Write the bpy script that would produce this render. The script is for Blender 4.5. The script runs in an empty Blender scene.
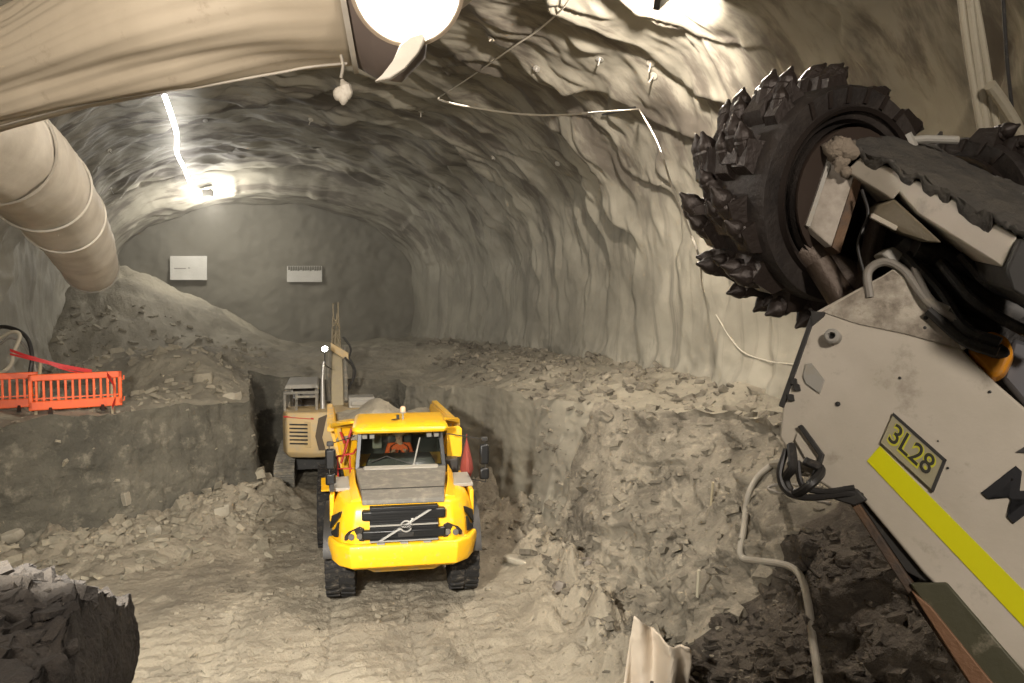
import bpy, bmesh, math, random
import numpy as np
from mathutils import Vector, Matrix
from mathutils.bvhtree import BVHTree
random.seed(7)
RNG = np.random.default_rng(11)
C = bpy.context.scene.collection
SC = bpy.context.scene

# ------------------------------------------------------------------ camera
FPX = 760.0
CAMZ = 5.9
YAW = math.radians(19.7); PIT = math.radians(3.12)
fwd = Vector((math.sin(YAW)*math.cos(PIT), math.cos(YAW)*math.cos(PIT), -math.sin(PIT)))
rgt = Vector((math.cos(YAW), -math.sin(YAW), 0))
upv = rgt.cross(fwd)
CAM = Vector((0, 0, CAMZ))
cd = bpy.data.cameras.new('camera'); cam = bpy.data.objects.new('camera', cd); C.objects.link(cam)
cd.sensor_width = 36; cd.lens = FPX/1024*36; cd.clip_end = 300; cd.clip_start = 0.05
m3 = Matrix((rgt, upv, -fwd)).transposed()
cam.matrix_world = Matrix.Translation(CAM) @ m3.to_4x4()
SC.camera = cam

def W(px, py, d):
    """world point at depth d (metres along the view axis) seen at a photo position"""
    px, py, d = float(px), float(py), float(d)
    return CAM + d*(fwd + ((px-512)/FPX)*rgt - ((py-341.5)/FPX)*upv)

# ------------------------------------------------------------------ noise
_perm = RNG.permutation(256); _perm = np.concatenate([_perm, _perm, _perm])
_g = RNG.normal(size=(256, 3)); _g /= np.linalg.norm(_g, axis=1)[:, None]
def pn(p):
    """gradient noise, p (...,3)"""
    p = np.asarray(p, float)
    i = np.floor(p).astype(int); f = p - i; u = f*f*f*(f*(f*6-15)+10); i &= 255
    out = 0
    for dx in (0, 1):
        wx = u[..., 0] if dx else 1-u[..., 0]
        for dy in (0, 1):
            wy = u[..., 1] if dy else 1-u[..., 1]
            for dz in (0, 1):
                wz = u[..., 2] if dz else 1-u[..., 2]
                h = _perm[_perm[_perm[(i[..., 0]+dx) & 255] + ((i[..., 1]+dy) & 255)] + ((i[..., 2]+dz) & 255)]
                g = _g[h]
                out = out + wx*wy*wz*(g[..., 0]*(f[..., 0]-dx)+g[..., 1]*(f[..., 1]-dy)+g[..., 2]*(f[..., 2]-dz))
    return out*1.6
def fbm(p, o=4, gain=0.5):
    a = 1; s = 0; q = np.array(p, float)
    for k in range(o):
        s = s + a*pn(q); q = q*2.03+17.3; a *= gain
    return s
def ridged(p, o=3):
    a = 1; s = 0; q = np.array(p, float)
    for k in range(o):
        s = s + a*(1-2*np.abs(pn(q))); q = q*2.1+9.1; a *= .5
    return s/1.75
def P3(x, y, z): return np.stack(np.broadcast_arrays(x, y, z), -1).astype(float)
def sstep(a, b, x):
    t = np.clip((x-a)/(b-a), 0, 1); return t*t*(3-2*t)

# ------------------------------------------------------------------ materials
def mat(name, col, rough=.7, metal=0, bump=0, bscale=8, var=None, vscale=3, dust=0, dustcol=(.30, .26, .19), coat=0, emit=None, estr=0, stretch=None, detail=6, bd=.03):
    """principled with colour variation (var = second colour), dust lying on it and fine bump"""
    m = bpy.data.materials.new(name); m.use_nodes = True
    nt = m.node_tree; n = nt.nodes; l = nt.links; b = n['Principled BSDF']
    b.inputs['Base Color'].default_value = (*col, 1); b.inputs['Roughness'].default_value = rough; b.inputs['Metallic'].default_value = metal
    if coat: b.inputs['Coat Weight'].default_value = coat
    tc = n.new('ShaderNodeTexCoord'); src = tc.outputs['Object']
    if stretch:
        mp = n.new('ShaderNodeMapping'); mp.inputs['Scale'].default_value = stretch; l.new(src, mp.inputs[0]); src = mp.outputs[0]
    cur = None
    def noise(sc, det=detail, ro=.6):
        t = n.new('ShaderNodeTexNoise'); t.inputs['Scale'].default_value = sc; t.inputs['Detail'].default_value = det; t.inputs['Roughness'].default_value = ro
        l.new(src, t.inputs['Vector']); return t.outputs['Fac']
    def ramp(f, a, bb):
        r = n.new('ShaderNodeMapRange'); r.inputs['From Min'].default_value = a; r.inputs['From Max'].default_value = bb; l.new(f, r.inputs['Value']); return r.outputs[0]
    def mix(fac, a, bcol):
        x = n.new('ShaderNodeMix'); x.data_type = 'RGBA'; l.new(fac, x.inputs['Factor'])
        if isinstance(a, tuple): x.inputs['A'].default_value = (*a, 1)
        else: l.new(a, x.inputs['A'])
        x.inputs['B'].default_value = (*bcol, 1); return x.outputs['Result']
    cur = col
    if var: cur = mix(ramp(noise(vscale), .38, .62), cur, var)
    if dust: cur = mix(ramp(noise(vscale*2.3+1, 8, .7), .62-dust*.3, .80-dust*.2), cur, dustcol)
    if not isinstance(cur, tuple): l.new(cur, b.inputs['Base Color'])
    if bump:
        bn = n.new('ShaderNodeBump'); bn.inputs['Strength'].default_value = bump; bn.inputs['Distance'].default_value = bd
        l.new(noise(bscale, 8, .65), bn.inputs['Height']); l.new(bn.outputs[0], b.inputs['Normal'])
    if emit:
        b.inputs['Emission Color'].default_value = (*emit, 1); b.inputs['Emission Strength'].default_value = estr
    return m

# ------------------------------------------------------------------ mesh helpers
class M:
    def __init__(s): s.v = []; s.f = []
    def add(s, vs, fs):
        o = len(s.v); s.v += [tuple(v) for v in vs]; s.f += [tuple(o+i for i in f) for f in fs]; return s
    def hexa(s, p):   # 4 bottom, 4 top
        return s.add(p, [(3,2,1,0),(4,5,6,7),(0,1,5,4),(1,2,6,5),(2,3,7,6),(3,0,4,7)])
    def box(s, x0, x1, y0, y1, z0, z1):
        return s.hexa([(x0,y0,z0),(x1,y0,z0),(x1,y1,z0),(x0,y1,z0),(x0,y0,z1),(x1,y0,z1),(x1,y1,z1),(x0,y1,z1)])
    def loft(s, rings, cap=True):
        n = len(rings[0]); vs = [v for r in rings for v in r]; fs = []
        for k in range(len(rings)-1):
            for i in range(n):
                j = (i+1) % n; fs.append((k*n+i, k*n+j, (k+1)*n+j, (k+1)*n+i))
        if cap: fs += [tuple(range(n-1, -1, -1)), tuple(range((len(rings)-1)*n, len(rings)*n))]
        return s.add(vs, fs)
    def prism(s, pts, vec):
        vec = Vector(vec); a = [Vector(p) for p in pts]
        return s.loft([a, [p+vec for p in a]])
    def tube(s, path, r, n=10, cap=True, sq=None):
        path = [Vector(p) for p in path]; rs = r if isinstance(r, (list, tuple)) else [r]*len(path)
        rings = []; ref = None
        for i, p in enumerate(path):
            t = (path[min(i+1, len(path)-1)]-path[max(i-1, 0)]).normalized()
            if ref is None:
                ref = t.orthogonal().normalized()
            ref = (ref - t*ref.dot(t)); ref = ref.normalized() if ref.length > 1e-6 else t.orthogonal().normalized()
            b = t.cross(ref)
            rings.append([p + rs[i]*(math.cos(2*math.pi*k/n)*ref + math.sin(2*math.pi*k/n)*b) for k in range(n)])
        return s.loft(rings, cap)
    def lathe(s, prof, org=(0,0,0), axis=(0,0,1), n=32, a0=0, a1=2*math.pi):
        """prof: (radius, height along axis)"""
        ax = Vector(axis).normalized(); u = ax.orthogonal().normalized(); w = ax.cross(u); org = Vector(org)
        full = abs(a1-a0-2*math.pi) < 1e-6; rings = []
        for r, h in prof:
            rings.append([org+ax*h+r*(math.cos(a0+(a1-a0)*k/n)*u+math.sin(a0+(a1-a0)*k/n)*w) for k in range(n if full else n+1)])
        m = len(rings[0]); vs = [v for r in rings for v in r]; fs = []
        for k in range(len(rings)-1):
            for i in range(m if full else m-1):
                j = (i+1) % m; fs.append((k*m+i, k*m+j, (k+1)*m+j, (k+1)*m+i))
        return s.add(vs, fs)
    def grid(s, P, closed=False):
        P = np.asarray(P); a, b = P.shape[:2]; o = len(s.v)
        s.v += [tuple(v) for v in P.reshape(-1, 3)]
        for i in range(a-1):
            for j in range(b if closed else b-1):
                k = (j+1) % b; s.f.append((o+i*b+j, o+i*b+k, o+(i+1)*b+k, o+(i+1)*b+j))
        return s
    def build(s, name, material, parent=None, bevel=0, smooth=35, off=None, seg=2, sub=0, solid=0, fix=True, label=None):
        me = bpy.data.meshes.new(name); v = s.v
        if off is not None: v = [tuple(Vector(p)-Vector(off)) for p in v]
        me.from_pydata(v, [], s.f)
        if fix:
            bm = bmesh.new(); bm.from_mesh(me); bmesh.ops.recalc_face_normals(bm, faces=bm.faces); bm.to_mesh(me); bm.free()
        me.materials.append(material); me.validate()
        if smooth:
            me.polygons.foreach_set('use_smooth', [True]*len(me.polygons)); me.set_sharp_from_angle(angle=math.radians(smooth))
        o = bpy.data.objects.new(name, me); C.objects.link(o)
        if parent: o.parent = parent
        if solid:
            q = o.modifiers.new('solid', 'SOLIDIFY'); q.thickness = solid; q.offset = 0
        if bevel:
            q = o.modifiers.new('bevel', 'BEVEL'); q.width = bevel; q.segments = seg; q.limit_method = 'ANGLE'; q.angle_limit = math.radians(30); q.harden_normals = False
        if sub:
            q = o.modifiers.new('sub', 'SUBSURF'); q.levels = sub; q.render_levels = sub
        if label: o['label'] = label
        return o
def curve_path(pts, n=8):
    """Catmull-Rom through points"""
    p = [Vector(q) for q in pts]; p = [2*p[0]-p[1]]+p+[2*p[-1]-p[-2]]; out = []
    for i in range(1, len(p)-2):
        for k in range(n):
            t = k/n; a, b, c, d = p[i-1:i+3]
            out.append(.5*((2*b)+(c-a)*t+(2*a-5*b+4*c-d)*t*t+(3*b-a-3*c+d)*t**3))
    out.append(p[-2]); return out
def tag(o, label, cat, group=None, kind=None):
    o['label'] = label; o['category'] = cat
    if group: o['group'] = group
    o['kind'] = kind or 'thing'
    return o
def thing(name, loc, label, cat, group=None, rz=0):
    o = bpy.data.objects.new(name, None); C.objects.link(o); o.location = loc; o.rotation_euler = (0, 0, rz); o.empty_display_size = .2
    return tag(o, label, cat, group)
def copy_tree(o, parent=None):
    c = o.copy(); C.objects.link(c)
    if parent: c.parent = parent
    for ch in [x for x in bpy.data.objects if x.parent == o]: copy_tree(ch, c)
    return c
def text(name, body, size, material, parent, mw, extrude=.003, bold=0, shear=0):
    cu = bpy.data.curves.new(name, 'FONT'); cu.body = body; cu.size = size; cu.extrude = extrude; cu.align_x = 'CENTER'; cu.align_y = 'CENTER'
    cu.offset = bold; cu.shear = shear; cu.materials.append(material)
    tmp = bpy.data.objects.new(name, cu); C.objects.link(tmp)
    bpy.context.view_layer.update()
    me = bpy.data.meshes.new_from_object(tmp.evaluated_get(bpy.context.evaluated_depsgraph_get()))
    bpy.data.objects.remove(tmp)
    o = bpy.data.objects.new(name, me); C.objects.link(o); me.transform(mw)
    if parent: o.parent = parent
    return o
def npmesh(name, V, F, material, smooth=True):
    me = bpy.data.meshes.new(name); V = np.ascontiguousarray(V, np.float32).reshape(-1, 3); F = np.ascontiguousarray(F, np.int32)
    me.vertices.add(len(V)); me.vertices.foreach_set('co', V.ravel())
    k = F.shape[1]; me.loops.add(F.size); me.loops.foreach_set('vertex_index', F.ravel())
    me.polygons.add(len(F)); me.polygons.foreach_set('loop_start', np.arange(0, F.size, k, dtype=np.int32)); me.polygons.foreach_set('loop_total', np.full(len(F), k, np.int32))
    me.update(calc_edges=True); me.materials.append(material); me.validate()
    me.polygons.foreach_set('use_smooth', np.full(len(F), bool(smooth)))
    o = bpy.data.objects.new(name, me); C.objects.link(o); return o
def gridfaces(a, b):
    i = np.arange(a-1)[:, None]*b+np.arange(b-1)[None]; i = i.ravel()
    return np.stack([i, i+1, i+b+1, i+b], 1)
BVHS = []
def sheet(name, P, material, label=None, kind='structure', bvh=True, flip=False):
    a, b = P.shape[:2]; F = gridfaces(a, b)
    if flip: F = F[:, ::-1]
    o = npmesh(name, P, F, material)
    o['kind'] = kind
    if label: o['label'] = label
    if bvh:
        BVHS.append(BVHTree.FromPolygons([tuple(v) for v in P.reshape(-1, 3)], F.tolist()))
    return o
def ground(x, y, z=8.6):
    best = None; n = None
    for b in BVHS:
        h = b.ray_cast(Vector((x, y, z)), Vector((0, 0, -1)))
        if h[0] is not None and (best is None or h[0].z > best): best = h[0].z; n = h[1]
    return best, n
def hit(px, py):
    d = (W(px, py, 1)-CAM).normalized(); best = None
    for b in BVHS:
        h = b.ray_cast(CAM, d)
        if h[0] is not None and (best is None or h[3] < best[1]): best = (h[0], h[3], h[1])
    return best
# ================================================================== the ground
ROCK = mat('rock_shale', (.115, .098, .072), .85, bump=.9, bscale=5, var=(.20, .175, .13), vscale=.9, dust=.5, dustcol=(.27, .235, .17), detail=10, bd=.09)
BENCH = mat('rock_bench_dusty', (.080, .074, .057), .9, bump=1.0, bscale=7, var=(.145, .132, .10), vscale=.6, dust=.25, dustcol=(.28, .25, .19), detail=10, bd=.09)
FLOORM = mat('pit_floor_mud', (.19, .165, .122), .82, bump=.9, bscale=9, var=(.31, .27, .20), vscale=.5, dust=.3, dustcol=(.37, .33, .25), detail=11, bd=.09)
DARKROCK = mat('rock_dark_slate', (.020, .0155, .012), .95, bump=1.0, bscale=9, var=(.036, .029, .022), vscale=1.5, dust=.12, dustcol=(.10, .083, .062), detail=10, bd=.09)
MOUND = mat('spoil_gravel', (.22, .195, .145), .9, bump=.7, bscale=6, var=(.33, .295, .22), vscale=.7, detail=10, bd=.09)

def disp(P, amp=1.0):
    """rocky 3-D offset shared by every ground sheet"""
    n1 = fbm(P*np.array([.9, .9, 1.3]), 5, .55); n2 = fbm(P*np.array([.9, .9, 1.3])+31, 5, .55); n3 = fbm(P*np.array([1.1, 1.1, 1.1])+77, 5, .55)
    r = ridged(P*np.array([1.6, 1.6, 3.2])+5, 3)
    D = np.stack([n1*.20+r*.05, n2*.20+r*.04, n3*.10+r*.05], -1)
    return P + D*np.asarray(amp)[..., None] if np.ndim(amp) else P + D*amp

TOP = np.array([(-9.8,17.3),(-4.9,19.6),(.2,22.6),(.3,30),(5.6,29.2),(7.2,22.5),(7.5,18.2),(8.8,15.8),(10.4,13),(9.9,9.5),(8.6,6.4),(7.4,3.6)])
BOT = np.array([(-9.8,16.9),(-4.9,19.3),(.55,22.2),(.7,29.6),(5.2,28.6),(6.9,22.4),(6.9,18.4),(6.5,14.8),(5.9,12),(5.6,9.5),(5.2,6.8),(4.9,3.6)])
OUT = np.array([(-9.8,19),(-9.8,31),(-9.8,53),(-2,53),(9,53),(13.5,53),(13.5,34),(13.5,24),(13.5,16),(13.5,10),(13.5,6.5),(13.5,3.6)])
SPEC = [90,150,170,70,130,80,60,70,80,80,50]      # subdivisions per boundary piece
def resample(A):
    out = []
    for k, n in enumerate(SPEC):
        t = np.arange(n)/n; out.append(A[k]+(A[k+1]-A[k])*t[:, None])
    out.append(A[-1:]); return np.concatenate(out)
T_, B_, O_ = resample(TOP), resample(BOT), resample(OUT)
kk = np.concatenate([np.linspace(k, k+1, n, endpoint=False) for k, n in enumerate(SPEC)]+[[len(SPEC)]])
def smooth1(a, w=9):
    k = np.ones(w)/w; p = np.pad(a, ((w//2, w//2), (0, 0)), 'edge'); return np.stack([np.convolve(p[:, i], k, 'valid') for i in range(2)], -1)
T_, B_ = smooth1(T_), smooth1(B_)

def upper_z(x, y):
    z = 3.15 + .25*sstep(6, 10, x) - .45*np.exp(-((y-28)/5)**2)*sstep(-1.5, 1.5, x)*(1-sstep(7, 9, x)) 
    # spoil heap against the left end of the heading
    d = np.hypot((x+6.3)/1.05, (y-44.5))
    m = 8.2-.56*np.sqrt(d*d+1.0)+.35*fbm(P3(x*.35, y*.35, 3.3), 3)
    z = np.maximum(z, m)
    # low heaps on the bench at the pit end
    for (cx, cy, h, r) in ((-1.6, 26.5, 1.1, 1.7), (-3.6, 29, .9, 2.2), (-.9, 31, .8, 2), (3, 34, .6, 3), (9.0, 27, .5, 2), (9.6, 22, .55, 1.8), (9.8, 18.5, .5, 1.4), (7.5, 33, .7, 3)):
        z = z + h*np.exp(-(((x-cx)**2+(y-cy)**2)/r**2))
    z = z + .35*sstep(10.2, 11.5, x)*(1+.6*pn(P3(x*0, y*.7, 1.1)))
    z = z + .16*fbm(P3(x*.55, y*.55, 8.8), 4)
    return z
nt_ = 70
t = np.linspace(0, 1, nt_)
prof = []
S = len(T_)
Tz = upper_z(T_[:, 0], T_[:, 1])
kmid = kk
steep = np.where((kmid < 6.5), 1, 0)*1.0
slope = sstep(6.3, 8.0, kmid)
Pw = np.zeros((S, nt_, 3))
for j, tt in enumerate(t):
    # vertical face: plan offset happens near the top; slope: linear with ledges
    av = tt**1.0
    led = tt + .055*np.sin(tt*17+kmid*1.3)*slope
    a = np.clip(av*(1-slope)+led*slope, 0, 1)
    h = tt
    xy = B_+(T_-B_)*a[:, None]
    Pw[:, j, :2] = xy
    hs = tt*(1-slope)+slope*(tt**1.15)
    Pw[:, j, 2] = -.25+(Tz+.25)*hs
amp = (.45+.45*slope)[:, None]*np.ones(nt_)[None]
smo = ((kmid > 4.7) & (kmid < 6.3))*1.0
amp = amp*(1-.65*smo)[:, None]
Pw0 = Pw.copy()
Pw = disp(Pw, amp)
# gouged joints and ledges in the sloping shale
str_ = ridged(Pw0*np.array([.5, .5, 2.6])+3, 4)
Pw[..., 0] -= (str_*.26*(slope[:, None]+.10)); Pw[..., 2] += str_*.10*slope[:, None]
big = fbm(Pw0*np.array([.45, .45, .5])+12, 3)
Pw[..., 0] += big*.45*slope[:, None]; Pw[..., 2] += big*.2*slope[:, None]
# vertical bucket marks on the cut face of the bench
lb = (1-sstep(2.6, 3.2, kmid))[:, None]
Pw[..., 1] += lb*.05*pn(P3(Pw0[..., 0]*5, Pw0[..., 1]*5, Pw0[..., 2]*.5))
# wall material: concrete grey to the right of the dump truck, shale elsewhere
i1 = int(np.searchsorted(kk, 4.15)); i2 = int(np.searchsorted(kk, 6.55))
SMOOTHM = mat('shotcreted_cut', (.30, .275, .21), .85, bump=.35, bscale=4, var=(.22, .20, .155), vscale=.45, stretch=(1, 1, .35), detail=6)
sheet('rock_bench_face', Pw[:i1+1], BENCH, 'rock face of the bench left of the haul truck')
sheet('pit_wall', Pw[i1:i2+1], SMOOTHM, 'grey sprayed wall beside the haul truck')
SLOPEM = mat('rock_slope', (.115, .10, .075), .9, bump=1.0, bscale=5, var=(.24, .212, .16), vscale=.8, dust=.3, dustcol=(.33, .29, .22), detail=10, bd=.09)
i3 = int(np.searchsorted(kk, 8.95))
sheet('rock_slope', Pw[i2:i3+1], SLOPEM, 'shale slope below the right-hand tunnel wall')
SLATE = mat('rock_brown_slate', (.045, .036, .027), .85, bump=1.0, bscale=8, var=(.095, .078, .058), vscale=1.3, dust=.25, dustcol=(.19, .16, .12), detail=11, bd=.09)
sheet('rock_slope', Pw[i3:], SLATE, 'brown slate slope under the cutter boom')
# upper floor
nu = 170
u = np.linspace(0, 1, nu)**1.9
Pu = np.zeros((S, nu, 3)); Pu[..., :2] = T_[:, None]+(O_-T_)[:, None]*u[None, :, None]
Pu[..., 2] = upper_z(Pu[..., 0], Pu[..., 1])
fade = 1-sstep(0, .12, u)
ampu = np.maximum(fade[None]*amp[:, -1:], .45)
Pu = disp(Pu, ampu)
# same rim as the faces
dlt = (Pw[:, -1]-Pu[:, 0])
Pu = Pu + dlt[:, None]*(1-sstep(0, .04, u))[None, :, None]
UPM = mat('upper_floor_dust', (.20, .18, .135), .9, bump=.7, bscale=6, var=(.29, .26, .195), vscale=.5, dust=.2, dustcol=(.34, .305, .23), detail=10, bd=.09)
sheet('floor_upper', Pu, UPM, 'upper floor of the heading with the spoil heap')
# pit floor
xs = np.linspace(-9.9, 8.2, 420); ys = 2.5+(31.5-2.5)*np.linspace(0, 1, 560)**1.25
X, Y = np.meshgrid(xs, ys, indexing='ij')
Z = .14*fbm(P3(X*.35, Y*.35, 4.4), 3)+.05*fbm(P3(X*2.2, Y*2.2, 6), 4)+.035*ridged(P3(X*5, Y*5, 2), 2)
# loose spoil at the foot of the bench
dist = 1e9
for a, b in zip(BOT[:3], BOT[1:3]):
    ab = b-a; tt = np.clip(((X-a[0])*ab[0]+(Y-a[1])*ab[1])/(ab@ab), 0, 1)
    dist = np.minimum(dist, np.hypot(X-a[0]-tt*ab[0], Y-a[1]-tt*ab[1]))
Z += np.clip(1.0-dist*.42, 0, 1.2)*(.65+.75*fbm(P3(X*.8, Y*.8, 9), 4))
d2 = 1e9
for a, b in zip(BOT[4:-1], BOT[5:]):
    ab = b-a; tt = np.clip(((X-a[0])*ab[0]+(Y-a[1])*ab[1])/(ab@ab), 0, 1)
    d2 = np.minimum(d2, np.hypot(X-a[0]-tt*ab[0], Y-a[1]-tt*ab[1]))
Z += np.clip(.75-d2*.6, 0, 1)*(.55+.9*fbm(P3(X*1.1, Y*1.1, 19), 4))
# wheel ruts running to the haul truck and cleat prints
cx = 2.9-.15*(13.6-Y)+.25*np.sin(Y*.35)
for off in (-1.25, 1.25, -3.0, .2):
    w = np.exp(-(((X-cx-off)/.32)**2))*(1-sstep(13, 20, Y))
    Z -= .09*w; Z += .05*w*np.sin(Y*2*math.pi/.30+np.sign(X-cx-off)*2.2+np.abs(X-cx-off)*8)
near = 1-sstep(13, 16, Y)
Z += .05*near*np.sin(Y*2*math.pi/.33+1.3*pn(P3(X*.6, Y*.6, 1)))*np.clip(.3+pn(P3(X*.5, Y*.25, 7))*2, 0, 1)*(1-sstep(3.5, 5, X))
sheet('floor', P3(X, Y, Z), FLOORM, 'muddy pit floor')

# near ledge the picture is taken from
E = np.array([(-10.2,10.2),(-4,9.3),(-1.55,8.35),(-1.02,7.85),(-1.0,4.2),(-.7,3.0),(1,2.8),(4.4,2.9),(7.2,3.6),(13.5,3.8)])
SP2 = [110,130,50,130,40,40,50,40,60]
def rs2(A, SP):
    return np.concatenate([A[k]+(A[k+1]-A[k])*(np.arange(n)/n)[:, None] for k, n in enumerate(SP)]+[A[-1:]])
E_ = smooth1(rs2(E, SP2), 7)
cen = np.array([0, -14.0])
def ledge_z(x, y):
    z = 3.05 + .95*sstep(8.3, 5.2, y)*(1-sstep(-.9, .6, x)) - .10*sstep(-1.6, -1, x)
    z = np.where(x > 0, 3.0, z)*1.0
    z = z + .22*fbm(P3(x*.9, y*.9, 2.2), 4)
    z = z+ .25*sstep(-4, -9, x)
    return z
nf = 60; L = len(E_)
Pf = np.zeros((L, nf, 3)); Ez = ledge_z(E_[:, 0], E_[:, 1])
for j in range(nf):
    tt = j/(nf-1); Pf[:, j, :2] = E_; Pf[:, j, 2] = -.4+(Ez+.4)*tt
nf2 = 130; u2 = np.linspace(0, 1, nf2)**1.8
Pt = np.zeros((L, nf2, 3)); tgt = E_*np.array([1, 0])+np.array([0, -7.0])
Pt[..., :2] = E_[:, None]+(tgt-E_)[:, None]*u2[None, :, None]
Pt[..., 2] = ledge_z(Pt[..., 0], Pt[..., 1])
Pl = np.concatenate([Pf[:, :-1], Pt], 1)
Pl2 = disp(Pl, .55)
Pl2[..., 2] += .12*ridged(Pl*np.array([1.5, 1.5, 1])+50, 4)*sstep(2.2, 2.7, Pl[..., 2])
sheet('rock_ledge', Pl2, DARKROCK, 'dark broken rock ledge in the near left corner')

# ------------------------------------------------------------------ loose rubble (uncountable)
def chips(name, spots, smin, smax, material, label, flat=.45, power=2.5):
    V = []; F = []; k = 0
    base = np.array([(-1,-1,-1),(1,-1,-1),(1,1,-1),(-1,1,-1),(-1,-1,1),(1,-1,1),(1,1,1),(-1,1,1)], float)
    fc = np.array([(3,2,1,0),(4,5,6,7),(0,1,5,4),(1,2,6,5),(2,3,7,6),(3,0,4,7)])
    for (x, y) in spots:
        z, n = ground(x, y)
        if z is None: continue
        s = smin+(smax-smin)*RNG.random()**power
        b = base*(1+RNG.uniform(-.45, .15, (8, 3)))*np.array([s, s*RNG.uniform(.45, 1), s*flat*RNG.uniform(.5, 1.2)])
        e = Matrix.Rotation(RNG.uniform(0, 6.28), 3, 'Z') @ Matrix.Rotation(RNG.normal()*.45, 3, 'X') @ Matrix.Rotation(RNG.normal()*.35, 3, 'Y')
        b = b @ np.array(e.transposed()); V.append(b+np.array([x, y, z+s*flat*.25])); F.append(fc+8*k); k += 1
    o = npmesh(name, np.concatenate(V), np.concatenate(F), material, smooth=False)
    tag(o, label, 'rubble', kind='stuff'); return o
def region(n, x0, x1, y0, y1): return np.stack([RNG.uniform(x0, x1, n), RNG.uniform(y0, y1, n)], 1)
sp = region(2600, -1.3, 6.5, 7.5, 20)
chips('gravel', sp, .012, .075, FLOORM, 'small loose stones strewn over the muddy pit floor', power=3.5)
# foot of the bench
a = BOT[1]; b = BOT[2]; n = 900; tt = RNG.uniform(-.9, 1.05, n)
f1 = a+(b-a)*tt[:, None]+np.stack([RNG.normal(0, .3, n), -np.abs(RNG.normal(0, 1.3, n))-.1], 1)
RUB1 = mat('pale_rubble', (.33, .29, .215), .9, bump=.6, bscale=12, var=(.20, .18, .135), vscale=4)
chips('rubble', f1, .02, .19, RUB1, 'pale broken rock heaped along the foot of the cut bench', power=3)
# foot of the slope
n = 800; q = RNG.uniform(0, 1, n); idx = (i2-30+q*(i3-i2+30)).astype(int); w = RNG.beta(.9, 1.9, n)
f2 = B_[idx]+(T_[idx]-B_[idx])*w[:, None]+RNG.normal(0, .25, (n, 2))+np.array([-.25, 0])
chips('rubble', f2, .015, .17, SLOPEM, 'slabby shale rubble lying on the slope below the right tunnel wall', power=3)
n = 1500; f3 = np.stack([RNG.uniform(7.4, 11.4, n), RNG.uniform(12, 34, n)], 1)
chips('rubble', f3, .02, .20, SLOPEM, 'loose stones along the base of the right tunnel wall', power=3)
n = 1700; f4 = np.stack([-1.0-np.abs(RNG.normal(0, 1.6, n)), RNG.uniform(4.6, 9.2, n)], 1)
chips('rubble', f4, .01, .10, DARKROCK, 'dark slate chips covering the near left ledge', power=3)
n = 1300; f5 = np.stack([RNG.uniform(-8.5, 1, n), RNG.uniform(18, 40, n)], 1)
chips('rubble', f5, .03, .22, MOUND, 'stones scattered on the bench top and the spoil heap', power=3)
n = 1500; f6 = np.stack([RNG.uniform(5.2, 8.5, n), RNG.uniform(4.8, 9.5, n)], 1)
chips('rubble', f6, .015, .12, SLATE, 'dark slate fragments on the slope under the cutter boom', power=2.5)

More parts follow.
